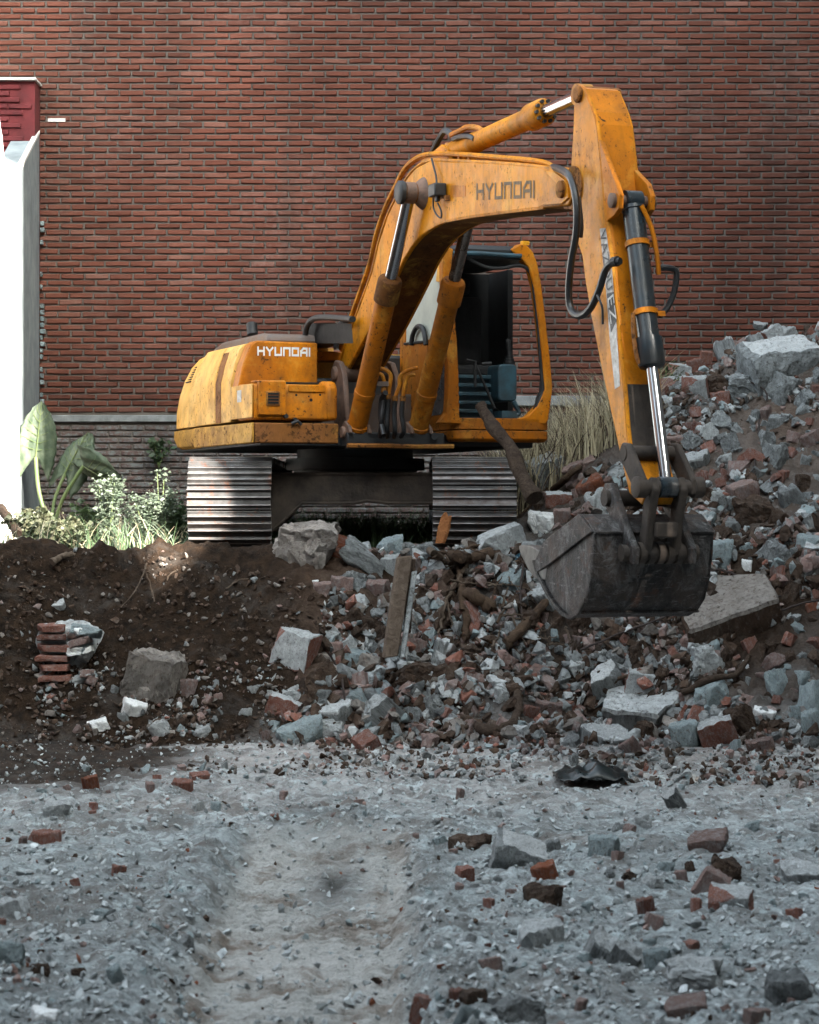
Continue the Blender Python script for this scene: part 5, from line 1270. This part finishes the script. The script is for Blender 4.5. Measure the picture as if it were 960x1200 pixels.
# small stuff nobody could count: gravel and crumbs
def hull_templates(n, seed):
    out = []; r = random.Random(seed)
    for i in range(n):
        bm = bmesh.new()
        for k in range(11):
            v = Vector((r.gauss(0, 1), r.gauss(0, 1), r.gauss(0, 1))).normalized(); bm.verts.new((v.x*.5, v.y*.5*r.uniform(.7, 1), v.z*.5*.65))
        res = bmesh.ops.convex_hull(bm, input=bm.verts); bmesh.ops.delete(bm, geom=[v for v in bm.verts if not v.link_faces], context='VERTS')
        bmesh.ops.triangulate(bm, faces=bm.faces); bm.verts.index_update()
        out.append((np.array([v.co[:] for v in bm.verts]), np.array([[v.index for v in f.verts] for f in bm.faces]))); bm.free()
    return out
TPL = hull_templates(14, 5)
def scatter(name, px, py, size_px, mats, weights, seed, sink=.25, flat=1.0):
    r = np.random.default_rng(seed); D = cast(px, py); ok = D < 25.3
    px, py, size_px, D = px[ok], py[ok], size_px[ok], D[ok]
    X = (px-480)/FPX*D; Y = D; S = size_px*D/FPX; N = len(X)
    Z = Tz(X, Y)+S*.32*(1-2*sink)*flat
    VV = []; FF = []; MI = []; base = 0
    tid = r.integers(0, len(TPL), N); mid = r.choice(len(mats), N, p=np.array(weights)/sum(weights))
    for t, (tv, tf) in enumerate(TPL):
        idx = np.where(tid == t)[0]
        if not len(idx): continue
        n = len(idx); q = r.normal(size=(n, 4)); q /= np.linalg.norm(q, axis=1)[:, None]
        w, x, y, z = q.T
        R = np.stack([1-2*(y*y+z*z), 2*(x*y-z*w), 2*(x*z+y*w), 2*(x*y+z*w), 1-2*(x*x+z*z), 2*(y*z-x*w), 2*(x*z-y*w), 2*(y*z+x*w), 1-2*(x*x+y*y)], 1).reshape(n, 3, 3)
        sc3 = S[idx, None]*np.stack([r.uniform(.7, 1.3, n), r.uniform(.6, 1.1, n), r.uniform(.6, 1.1, n)], 1)
        P_ = np.einsum('nij,nkj->nki', R, tv[None]*sc3[:, None, :]); P_[:, :, 2] *= flat
        P_ += np.stack([X[idx], Y[idx], Z[idx]], 1)[:, None, :]
        k = len(tv); VV.append(P_.reshape(-1, 3)); FF.append((tf[None]+(base+np.arange(n)*k)[:, None, None]).reshape(-1, 3)); MI.append(np.repeat(mid[idx], len(tf))); base += n*k
    o = np_object(name, np.concatenate(VV), np.concatenate(FF), mats, np.concatenate(MI)); tag(o, kind='stuff'); return o
rs = np.random.default_rng(3)
def sample(poly, n, s0, s1, pw=2.5):
    xs_ = [p[0] for p in poly]; ys_ = [p[1] for p in poly]; X = []; Y = []
    while len(X) < n:
        x, y = rs.uniform(min(xs_), max(xs_)), rs.uniform(min(ys_), max(ys_))
        if inside(poly, x, y): X.append(x); Y.append(y)
    return np.array(X), np.array(Y), s0+(s1-s0)*rs.random(n)**pw
fx = sample([(0, 880), (960, 880), (960, 1200), (0, 1200)], 1500, 4, 17, 2.6)
def notrut(a):
    x, y, s = a; k = ~((x > 225) & (x < 475) & (y > 975) & (rs.random(len(x)) < .72)); return x[k], y[k], s[k]
sp = sample([(280, 862), (960, 862), (960, 925), (150, 905)], 2600, 2, 15, 2.4)
fl = notrut(sample([(-60, 868), (1020, 868), (1020, 1230), (-60, 1230)], 17000, 1.2, 15, 5))
hx = [[], [], []]
for it in HAND:
    if it[2] > 880 and it[3] > 0:
        for q in range(26):
            hx[0].append(it[1]+rs.normal(0, it[3]*.45)); hx[1].append(it[2]+it[4]*.42+rs.normal(0, it[4]*.18)); hx[2].append(1.5+7*rs.random()**3)
fl = tuple(np.concatenate([a, np.array(b)]) for a, b in zip(fl, hx))
fx = notrut(fx); fl = tuple(np.concatenate([a, b]) for a, b in zip(fl, fx))
g1 = scatter('gravel', fl[0], fl[1], fl[2]*(.5+.8*(fl[1]-860)/340), ['rubble_dust', 'rubble_pale', 'rubble_pink', 'rubble_brown', 'rubble_teal', 'rubble_orange', 'rubble_concrete'], [14, 3.5, 1.0, .35, 1.8, .2, .5], 1)
tag(g1, 'grey gravel and brick crumbs strewn over the pit floor', 'gravel')
a1 = sample([(380, 660), (470, 640), (620, 640), (690, 560), (740, 540), (960, 540), (960, 880), (290, 880), (370, 790)], 7500, 2.2, 18, 2.4)
a2 = sample([(765, 440), (815, 420), (890, 386), (990, 380), (990, 600), (760, 600)], 4500, 2, 16, 2.3)
a3 = sample([(0, 650), (210, 650), (320, 680), (400, 700), (390, 880), (0, 880)], 3600, 1.2, 12, 3.4)
a4 = sample([(40, 780), (330, 780), (330, 880), (40, 880)], 2600, 1.5, 12, 2.8)
def clus(a):
    x, y, s_ = a; n = fbm(x/55., y/40., 4, 201); n2 = fbm(x/120., y/90., 3, 205)
    bare = ((x-905)/75.)**2+((y-520)/50.)**2 < 1.0
    bare |= ((x-915)/60.)**2+((y-770)/70.)**2 < 1.0
    k = (n > -.22+.2*(n2 < -.15)) & ~(bare & (rs.random(len(x)) < .9)); return x[k], y[k], s_[k]*(.85+.6*np.clip(n+.3, 0, 1))[k]
aa = [np.concatenate(t) for t in zip(a1, a2, a4, sp)]
bg = clus(sample([(395, 660), (470, 640), (620, 650), (690, 560), (960, 560), (960, 874), (290, 874), (370, 790)], 3000, 10, 30, 1.9))
aa = [np.concatenate([a, b]) for a, b in zip(clus(aa), bg)]
g2 = scatter('rubble_crumbs', *aa, ['rubble_concrete', 'rubble_pink', 'rubble_brick', 'rubble_pale', 'rubble_brown', 'rubble_teal', 'rubble_dusty'], [6, 2.6, 1.6, 3.2, 9, 1.0, 3], 2)
tag(g2, 'small crumbs of concrete and brick filling the rubble slopes', 'rubble')
g3 = scatter('earth_crumbs', a3[0], a3[1], a3[2], ['rubble_brown', 'rubble_concrete', 'rubble_pink', 'rubble_dusty'], [14, 1.0, .6, 3], 4)
tag(g3, 'crumbs of dark earth and grit on the cut bank', 'soil')

# brickwork remnant in the left bank
D = cast1(70, 790)+.07; rb = thing('brickwork_remnant', 'small patch of red brick courses with pale mortar set in the left bank', 'brickwork', tuple(P(68, 812, D)))
rr = random.Random(4); s = D/FPX
def child_chunk(name, kind, px, py, w, h, dep, off, roll=0, var=0):
    me = MESH[kind][var % len(MESH[kind])]; lo, hi = EXT[me.name]; e = hi-lo
    o = bpy.data.objects.new(name, me); COL.objects.link(o); o.parent = rb
    sc_ = (w*s/e[0], dep/e[1], h*s/e[2]); o.scale = sc_; o.rotation_euler = (rr.uniform(-.08, .08), math.radians(roll), rr.uniform(-.06, .06))
    o.location = P(px, py, D)+Vector((0, off, 0))-BASE[rb.name]-Vector([(lo[k]+hi[k])/2*sc_[k] for k in range(3)]); return o
child_chunk('mortar_bed', 'pale', 84, 768, 92, 84, .42, .13, 0, 2)
for k in range(6):
    y = 735+k*11.6; x0 = 45+rr.uniform(-2, 3); x1 = 84+rr.uniform(-7, 4)
    child_chunk('brick', 'brick', (x0+x1)/2, y, x1-x0, 8.6, .24, -.06+rr.uniform(-.015, .015), rr.uniform(-2, 2), k % 2)
for k in range(17):
    x, y = rr.uniform(84, 126), 736+rr.random()*62
    if x > 100+(y-735)*.35: x -= 16
    child_chunk('broken_plaster', rr.choice(['pale', 'white', 'teal', 'pale', 'pink']), x, y, rr.uniform(14, 28), rr.uniform(7, 16), .2, -.07+rr.uniform(-.03, .03), rr.uniform(-20, 20), k)

# ------------------------------------------------------------------ TIMBER, ROOTS, WIRES
def wob_path(pts, n, amp, seed):
    r = random.Random(seed); p = smooth_path(pts, n); return [q+Vector((r.uniform(-amp, amp), r.uniform(-amp, amp), r.uniform(-amp, amp))) for q in p]
def stick(name, pts, r0, r1, mat, label, cat, D=None, seed=1, n=6, amp=.01, group=None, sides=9):
    """pts: (px, py[, D]); without D the point lies just in front of the ground there"""
    W = [P(p[0], p[1], p[2] if len(p) > 2 else cast1(p[0], p[1])-.10) for p in pts]
    path = wob_path(W, n, amp, seed); m = len(path)-1
    rr = random.Random(seed+5); rad = [(r0+(r1-r0)*i/m)*(1+.13*math.sin(i*.75+seed)+rr.uniform(-.05, .05)) for i in range(m+1)]
    mb = MB(); mb.tube(path, rad, sides); o = mb.build(name, mat, None, 0, 50, origin=W[-1]); tag(o, label, cat, group); return o
stick('log', [(563, 474, 20.75), (578, 500, 20.62), (599, 526, 20.45), (610, 556, 20.3), (627, 584, 20.15)], .048, .068, 'bark', 'dark log leaning against the front of the cab', 'log', seed=3, amp=.004, sides=14)
# wooden post
po = thing('wooden_post', 'weathered squared post standing aslant in the middle of the rubble slope', 'post', tuple(P(457, 772, 19.15)))
mb = MB(); A, B = P(474, 652, 19.35), P(457, 770, 19.05); ax = (B-A)/2; mb.box((A+B)/2, ax, (.055, .015, .008), (-.01, .05, 0)); p1 = mb.build('timber', 'old_wood', po, .012)
mb = MB(); mb.box((A+B)/2+Vector((.085, .02, -.06)), ax*.86, (.022, .0, .003), (0, .04, 0)); mb.build('split_face', 'rubble_concrete', po, .008)
mb = MB(); A2, B2 = P(483, 655, 19.4), P(477, 742, 19.25); mb.box((A2+B2)/2, (B2-A2)/2, (.03, .01, 0), (0, .03, 0)); mb.build('splinter', 'bark', po, .008)
stick('root', [(462, 624), (480, 632), (503, 641), (528, 650), (552, 654), (575, 650)], .035, .05, 'root_wood', 'thick curved root lying across the top of the slope', 'root', seed=11)
stick('root', [(481, 612), (489, 628), (503, 644), (518, 655), (532, 660)], .02, .04, 'old_wood', 'splintered pale root crossing the thick curved root', 'root', seed=12)
stick('root', [(505, 646), (530, 648), (552, 641), (575, 637)], .018, .012, 'root_wood', 'thin straight root right over the thick curved root', 'root', seed=13)
stick('root', [(553, 648), (546, 664), (534, 682), (523, 704), (518, 730), (514, 742)], .022, .008, 'old_wood', 'forked root hanging down the slope from the thick one', 'root', seed=14)
stick('root', [(522, 702), (526, 716), (530, 734)], .010, .006, 'old_wood', 'short prong of the hanging forked root', 'root', seed=15)
stick('root', [(541, 693), (556, 699), (570, 707), (577, 714)], .045, .06, 'root_wood', 'stubby cut root end in the middle of the slope', 'root', seed=16)
stick('root', [(536, 664), (539, 676), (541, 692), (543, 715)], .012, .035, 'root_wood', 'reddish upright root standing above the stubby cut root', 'root', seed=17)
stick('branch', [(548, 712), (546, 730), (545, 748)], .035, .03, 'root_wood', 'short reddish branch stump below the stubby cut root', 'branch', seed=18)
stick('branch', [(640, 706), (625, 722), (606, 742), (594, 754)], .03, .045, 'root_wood', 'brown branch running down from under the bucket', 'branch', seed=19)
stick('branch', [(592, 792), (605, 810), (608, 832), (598, 850), (575, 856), (560, 850)], .03, .045, 'bark', 'dark bent root curling at the foot of the slope', 'root', seed=20)
stick('branch', [(690, 806), (720, 798), (740, 790)], .02, .012, 'root_wood', 'thin branch lying behind the cube-like block', 'branch', seed=22)
stick('branch', [(800, 812), (835, 796), (862, 790), (880, 768)], .03, .02, 'bark', 'dark branch across the lower heap', 'branch', seed=23)
stick('plank', [(640, 560), (672, 536), (700, 512)], .03, .02, 'bark', 'dark lath poking up behind the arm', 'plank', seed=24)
stick('plank', [(648, 575), (682, 545), (705, 525)], .03, .025, 'root_wood', 'second lath beside the dark one behind the arm', 'plank', seed=25)
stick('plank', [(800, 474), (820, 452), (848, 432)], .018, .014, 'bark', 'thin dark lath lying up the left shoulder of the heap', 'plank', seed=26)
stick('plank', [(595, 620), (640, 575), (655, 560)], .014, .012, 'root_wood', 'brown stick leaning beside the white-topped lump', 'stick', seed=27)
mb = MB(); sh = [P(x, y, 20.0) for x, y in ((510, 637), (513, 618), (517, 605), (521, 600), (523, 606), (527, 604), (525, 620), (519, 637))]
mb.prism(sh, [p+Vector((.02, .03, 0)) for p in sh]); o = mb.build('wood_shard', 'fresh_wood', None, .004, origin=sh[0]); tag(o, 'bright orange shard of split wood standing before the right track', 'wood')
rr = random.Random(77)
for k in range(26):
    x, y = rr.uniform(575, 665), rr.uniform(655, 760); a = rr.uniform(-1.3, 1.3); L = rr.uniform(15, 38)
    stick('twig', [(x, y), (x+L*.5*math.cos(a)+rr.uniform(-3, 3), y+L*.5*math.sin(a)), (x+L*math.cos(a), y+L*math.sin(a))], rr.uniform(.006, .014), .004, rr.choice(['root_wood', 'old_wood', 'bark', 'old_wood']), 'thin broken twig in the tangle left of the bucket', 'twig', seed=k+50, n=4, group='twigs in the tangle left of the bucket', sides=5)
for k in range(10):
    x, y = rr.uniform(470, 600), rr.uniform(625, 690); a = rr.uniform(-.6, .9); L = rr.uniform(18, 45)
    stick('twig', [(x, y), (x+L*.5*math.cos(a)+rr.uniform(-3, 3), y+L*.5*math.sin(a)), (x+L*math.cos(a), y+L*math.sin(a))], rr.uniform(.006, .012), .004, rr.choice(['root_wood', 'old_wood']), 'thin twig among the roots at the top of the slope', 'twig', seed=k+90, n=4, group='twigs among the roots at the top of the slope', sides=5)
WIR = [([(603, 672), (611, 661), (613, 668), (610, 690), (611, 715), (617, 733)], 'looped wire hanging left of the bucket'),
 ([(862, 455), (875, 447), (884, 450), (897, 458), (899, 470)], 'kinked rebar wire near the crest of the heap'),
 ([(891, 482), (889, 505), (885, 535), (883, 562), (868, 575), (850, 595), (838, 612)], 'long thin rebar wire hanging down the earth face'),
 ([(680, 762), (720, 745), (760, 730), (800, 716), (850, 703), (915, 699)], 'long wire stretched across the slope under the bucket'),
 ([(820, 672), (845, 668), (870, 678), (890, 692), (900, 705)], 'bent wire arching right of the bucket'),
 ([(905, 722), (925, 712), (945, 706), (962, 703)], 'wire running to the right edge over the dark earth'),
 ([(385, 765), (395, 782), (402, 800), (404, 830)], 'thin wire lying on the lower slope'),
 ([(684, 900), (705, 895), (740, 893)], 'thin wire on the floor near the plastic sheet')]
for k, (pts, lab) in enumerate(WIR): stick('wire', pts, .0095, .008, 'wire_rust', lab, 'wire', seed=k+130, n=6, amp=.004, sides=6)
for k, (pts, lab) in enumerate([([(172, 660), (168, 672), (160, 690), (142, 712)], 'long pale root hanging out of the earth bank'), ([(169, 668), (176, 684), (181, 705)], 'thin pale root right of the long hanging one'), ([(208, 668), (198, 674), (196, 680)], 'short pale root near the left track'), ([(265, 690), (280, 680), (292, 678)], 'pale root poking out under the track')]):
    stick('root', pts, .008, .004, 'old_wood', lab, 'root', seed=k+170, n=5, amp=.004, sides=5)
stick('root', [(62, 660), (75, 652), (87, 650)], .03, .02, 'old_wood', 'pale driftwood-like root on the left ledge edge', 'root', seed=190)
# crumpled dark plastic sheet
bm = bmesh.new(); bmesh.ops.create_grid(bm, x_segments=18, y_segments=12, size=.5)
from mathutils import noise as mnoise
Db = cast1(692, 918); cb = P(692, 916, Db)
for v in bm.verts:
    x, y = v.co.x*.46, v.co.y*.5; rx = (v.co.x**2+v.co.y**2)
    v.co = Vector((x, y, .02+.10*max(0, 1-rx*3.2)*(.6+mnoise.noise(Vector((x*9, y*9, 3))))+.03*mnoise.noise(Vector((x*20, y*20, 1)))))
    v.co.z += .02
me = bpy.data.meshes.new('plastic_sheet'); bm.to_mesh(me); bm.free(); me.materials.append(MATS['bag_plastic']); me.polygons.foreach_set('use_smooth', [True]*len(me.polygons))
o = bpy.data.objects.new('plastic_sheet', me); COL.objects.link(o); o.location = cb; o.modifiers.new('s', 'SOLIDIFY').thickness = .004
tag(o, 'crumpled dark plastic sheet lying on the pit floor', 'plastic sheet')
o = put('teal', 610, 655, 12, 22, 'blue plastic scrap under the bucket teeth', roll=60, D=cast1(610, 660)); o.name = 'plastic_scrap'; o['category'] = 'plastic scrap'; o.data = o.data.copy(); o.data.materials[0] = MATS['blue_plastic']; o.data.materials[1] = MATS['blue_plastic']

# ------------------------------------------------------------------ PLANTS
def blades(name, roots, hmin, hmax, wid, mats, seed, lean=.35, seg=4):
    r = np.random.default_rng(seed); n = len(roots); VV = []; FF = []; MI = []
    h = r.uniform(hmin, hmax, n); az = r.uniform(0, 2*np.pi, n); ln = np.abs(r.normal(lean, lean*.5, n)); fa = r.uniform(0, 2*np.pi, n); w = wid*r.uniform(.6, 1.3, n)
    rows = []
    for k in range(seg+1):
        t = k/seg; c = roots+np.stack([np.cos(az)*ln*h*t*t, np.sin(az)*ln*h*t*t, h*t*(1-.25*ln*t)], 1)
        d = np.stack([np.cos(fa), np.sin(fa), 0*fa], 1)*(w*(1-t**1.5)*.5+.0006)[:, None]
        rows += [c-d, c+d]
    V = np.stack(rows, 1)  # n, 2(seg+1), 3
    q = np.array([[2*k, 2*k+1, 2*k+3, 2*k+2] for k in range(seg)])
    F = (q[None]+(np.arange(n)*2*(seg+1))[:, None, None]).reshape(-1, 4)
    o = np_object(name, V.reshape(-1, 3), F, mats, np.repeat(r.integers(0, len(mats), n), seg), smooth=True); tag(o, kind='stuff'); return o
def roots_in(x0, x1, y0, y1, n, seed, cond=None):
    r = np.random.default_rng(seed); x = r.uniform(x0, x1, n); y = r.uniform(y0, y1, n)
    if cond is not None: k = cond(x, y); x, y = x[k], y[k]
    return np.stack([x, y, terrain(x, y)-.01], 1)
dg = roots_in(.75, 2.15, 22.6, 25.9, 5200, 1, lambda x, y: fbm(x*1.6, y*1.6, 3, 7) > -.25)
tag(blades('dry_grass', dg, .35, .95, .012, ['grass_dry', 'grass_dry', 'old_wood'], 2, .38), 'tall dry straw-coloured grass behind the cab', 'grass')
gg = roots_in(-1.2, .75, 21.9, 25.9, 6000, 3, lambda x, y: fbm(x*1.8, y*1.8, 3, 17) > -.3)
tag(blades('green_grass', gg, .12, .42, .010, ['grass_green', 'leaf_dark'], 4, .5), 'dark green grass under and behind the excavator', 'grass')
gl = roots_in(-3.7, -1.9, 21.0, 25.9, 3600, 5, lambda x, y: fbm(x*1.8, y*1.8, 3, 27) > -.2)
tag(blades('weedy_grass', gl, .10, .38, .010, ['grass_green', 'leaf_weed', 'leaf_dark', 'grass_dry'], 6, .55), 'rough weedy grass on the ledge left of the track', 'grass')

def leaf_cloud(mb, base, dirs, nleaf, llen, lw, seed, spread, height, mi=0, droop=.3, twist=True):
    r = random.Random(seed)
    for i in range(nleaf):
        t = r.random()**.7; a = r.uniform(0, 2*math.pi); rad = spread*(.25+.75*t)*r.random()**.5
        c = Vector(base)+Vector((math.cos(a)*rad, math.sin(a)*rad, height*t*r.uniform(.75, 1)))
        d = Vector((math.cos(a)+r.gauss(0, .5), math.sin(a)+r.gauss(0, .5), r.gauss(.3, .5))).normalized(); n = d.cross(Vector((r.gauss(0, 1), r.gauss(0, 1), r.gauss(0, 1)))).normalized(); b = d.cross(n)
        L = llen*r.uniform(.6, 1.3); w = lw*L*r.uniform(.7, 1.2)
        mb.add([c, c+d*L*.45+b*w, c+d*L-Vector((0, 0, L*droop)), c+d*L*.45-b*w], [(0, 1, 2, 3)], mi)
def weed(px, py, D, spread, height, n, label, mat, llen=.06, lw=.28, seed=1, nstem=9):
    b = P(px, py, D); b.z = float(terrain(b.x, b.y))-.02
    t = thing('weed', label, 'plant', tuple(b)); r = random.Random(seed)
    mb = MB(); tips = []
    for k in range(nstem):
        a = r.uniform(0, 6.28); L = height*r.uniform(.7, 1.05); o = Vector((math.cos(a), math.sin(a), 0))*spread*r.uniform(.1, .8)
        pth = smooth_path([b, b+o*.35+Zd*L*.45, b+o*.8+Zd*L*.8, b+o+Zd*L], 3); mb.tube(pth, [.007*(1-.7*i/(len(pth)-1)) for i in range(len(pth))], 5); tips.append(pth)
    mb.build('stem', 'stem_green', t)
    mb = MB()
    for pth in tips:
        for p in pth[2:]:
            for q in range(max(1, int(n/(nstem*10)))):
                a = r.uniform(0, 6.28); d = Vector((math.cos(a), math.sin(a), r.uniform(-.2, .7))).normalized(); s_ = d.cross(Vector((r.gauss(0, 1), r.gauss(0, 1), r.gauss(0, 1)))).normalized()
                L = llen*r.choice([.3, .4, .5, .6, .8, 1.1])*r.uniform(.8, 1.2); w = L*lw; c = p+Vector((r.gauss(0, .03), r.gauss(0, .03), r.gauss(0, .02)))
                mb.add([c, c+d*L*.5+s_*w, c+d*L-Zd*L*.2, c+d*L*.5-s_*w], [(0, 1, 2, 3)])
    mb.build('foliage', mat, t, smooth=False); return t
weed(128, 628, 22.0, .16, .62, 2600, 'pale weed with small bright leaves right of the elephant ear', 'leaf_weed', .048, .30, 3, 10)
weed(178, 634, 21.6, .30, .50, 6000, 'wide bushy weed beside the left track', 'leaf_weed', .042, .25, 4, 16)
weed(188, 634, 21.7, .05, .72, 160, 'single tall weed spike standing over the bushy weed', 'leaf_weed', .05, .3, 5, 2)
weed(205, 636, 21.9, .22, .42, 1800, 'dark low weed tight against the left track', 'leaf_dark', .06, .3, 6, 12)
weed(40, 640, 22.4, .28, .34, 1800, 'low leafy weed at the foot of the elephant ear', 'leaf_cover', .07, .42, 7, 12)
weed(78, 640, 21.9, .32, .26, 2000, 'low yellowish ground weed on the ledge edge', 'leaf_cover', .06, .45, 8, 12)
weed(105, 622, 23.6, .25, .45, 700, 'dark weed against the wall behind the pale weed', 'leaf_dark', .07, .35, 9, 12)
weed(186, 545, 25.8, .14, .0+.30, 260, 'small dark plant growing from the foot of the wall', 'leaf_dark', .07, .35, 10, 7)
t_ = bpy.data.objects.get('weed.007'); 
t_.location.z = P(186, 548, 25.85).z; t_.location.y = 25.82
weed(783, 440, 24.6, .2, .35, 260, 'small green weed sprouting on the left skyline of the heap', 'leaf_dark', .07, .2, 12, 8)
# elephant ear: big leaves traced at life size, cupped and veined
ee = thing('elephant_ear', 'elephant ear plant with big pale green leaves against the stub wall', 'plant', tuple(P(62, 625, 23.95)))
def big_leaf(tip, base, width, D, tilt, seed, cup=.18, label=None):
    A, B = P(base[0], base[1], D), P(tip[0], tip[1], D); ax = B-A; L = ax.length; ax.normalize()
    side = Vector((ax.z, 0, -ax.x)); nrm = Vector((0, -1, 0)); nrm = (Matrix.Rotation(math.radians(tilt), 3, ax) @ nrm); side = ax.cross(nrm).normalized()
    W_ = width*D/FPX; n, m = 16, 8; vs = []; r = random.Random(seed)
    for i in range(n+1):
        t = i/n
        prof = math.sin(math.pi*min(1, .24+.76*t))**.8*1.06
        for j in range(-m, m+1):
            sj = j/m; back = .42*abs(sj)**1.3*(1-t)**2.2      # heart-shaped lobes
            w = W_*.5*prof*sj; edge = .02*math.sin(t*40+seed)*abs(sj)**3
            vs.append(A+ax*(L*(t-back*1.0))+side*(w+edge*.4)-nrm*(cup*W_*(sj*sj)*.6)+nrm*(.012*math.cos(sj*m*1.6+t*9))-nrm*(L*.10*(t-.4)**2))
    k = 2*m+1; fs = [(i*k+j, i*k+j+1, (i+1)*k+j+1, (i+1)*k+j) for i in range(n) for j in range(k-1)]
    mb = MB(); mb.add(vs, fs); o = mb.build('leaf', 'leaf_ear', ee, 0, 60); s_ = o.modifiers.new('s', 'SOLIDIFY'); s_.thickness = .003
    if label: o['label'] = label
    mb = MB(); mb.tube([A+nrm*.008, A.lerp(B, .5)+nrm*.006, B+nrm*0], [.009, .006, .002], 5)
    for q in range(2, n-3, 2):
        for sg in (-1, 1):
            idx = [(min(n, q+jj//2))*k+m+sg*jj for jj in (0, 2, 4, 6, 7)]
            mb.tube([vs[a]+nrm*.004 for a in idx], [.0045, .004, .003, .002, .001], 4)
    mb.build('midrib', 'stem_green', o)
    return A
L1 = big_leaf((49, 470), (42, 536), 44, 24.05, 10, 1, .22, 'tallest leaf, half in the sun')
L2 = big_leaf((103, 506), (76, 556), 46, 24.1, -30, 2, .3)
L3 = big_leaf((138, 570), (98, 546), 44, 23.9, 50, 3, .35)
mb = MB(); rt = P(58, 626, 23.95)
for A, r0 in ((L1, .02), (L2, .016), (L3, .018)):
    mb.tube(smooth_path([rt+Vector((random.uniform(-.05, .05), 0, 0)), rt.lerp(A, .5)+Vector((-.03, 0, .02)), A], 5), r0, 8)
mb.build('stalk', 'stem_green', ee)
stick('stake', [(0, 592, 22.6), (10, 608, 22.4), (20, 625, 22.2)], .04, .04, 'bark', 'grey stake leaning at the lower left corner of the stub wall', 'stake', seed=300)

# ------------------------------------------------------------------ CAMERA, LIGHT, WORLD
cam = bpy.data.cameras.new('camera'); co = bpy.data.objects.new('camera', cam); COL.objects.link(co)
co.location = (0, 0, CZ); co.rotation_euler = (math.radians(90), 0, 0)
cam.sensor_fit = 'VERTICAL'; cam.sensor_height = 24; cam.sensor_width = 24; cam.lens = 24*FPX/1200; cam.clip_end = 500
cam.dof.use_dof = True; cam.dof.focus_distance = 21.5; cam.dof.aperture_fstop = 4.5
sc.camera = co
sl = bpy.data.lights.new('sun', 'SUN'); sl.energy = 5.0; sl.angle = math.radians(.5); sl.color = (1, .93, .84)
so = bpy.data.objects.new('sun', sl); COL.objects.link(so); so.rotation_mode = 'QUATERNION'; so.rotation_quaternion = SUN.to_track_quat('Z', 'Y'); so.location = (8, -4, 25)
w = bpy.data.worlds.new('World'); sc.world = w; w.use_nodes = True
nt = w.node_tree; sky = nt.nodes.new('ShaderNodeTexSky'); sky.sky_type = 'NISHITA'; sky.sun_disc = False
sky.sun_elevation = math.asin(SUN.z); sky.sun_rotation = math.atan2(SUN.x, SUN.y); sky.dust_density = 2.5; sky.air_density = 1.0; sky.ozone_density = 1.0
hs = nt.nodes.new('ShaderNodeHueSaturation'); hs.inputs['Saturation'].default_value = .42
nt.links.new(sky.outputs[0], hs.inputs['Color']); tn = nt.nodes.new('ShaderNodeMix'); tn.data_type = 'RGBA'; tn.blend_type = 'MULTIPLY'; tn.inputs[0].default_value = 1; tn.inputs[7].default_value = (.97, 1.03, .98, 1)
nt.links.new(hs.outputs[0], tn.inputs[6]); nt.links.new(tn.outputs[2], nt.nodes['Background'].inputs[0]); nt.nodes['Background'].inputs[1].default_value = .15
sc.view_settings.view_transform = 'Standard'; sc.view_settings.look = 'None'; sc.view_settings.exposure = 3.03; sc.view_settings.gamma = 1
sc.render.engine = 'CYCLES'; sc.cycles.use_denoising = True
sc.cycles.max_bounces = 6; sc.cycles.diffuse_bounces = 1; sc.cycles.glossy_bounces = 3; sc.cycles.transmission_bounces = 4
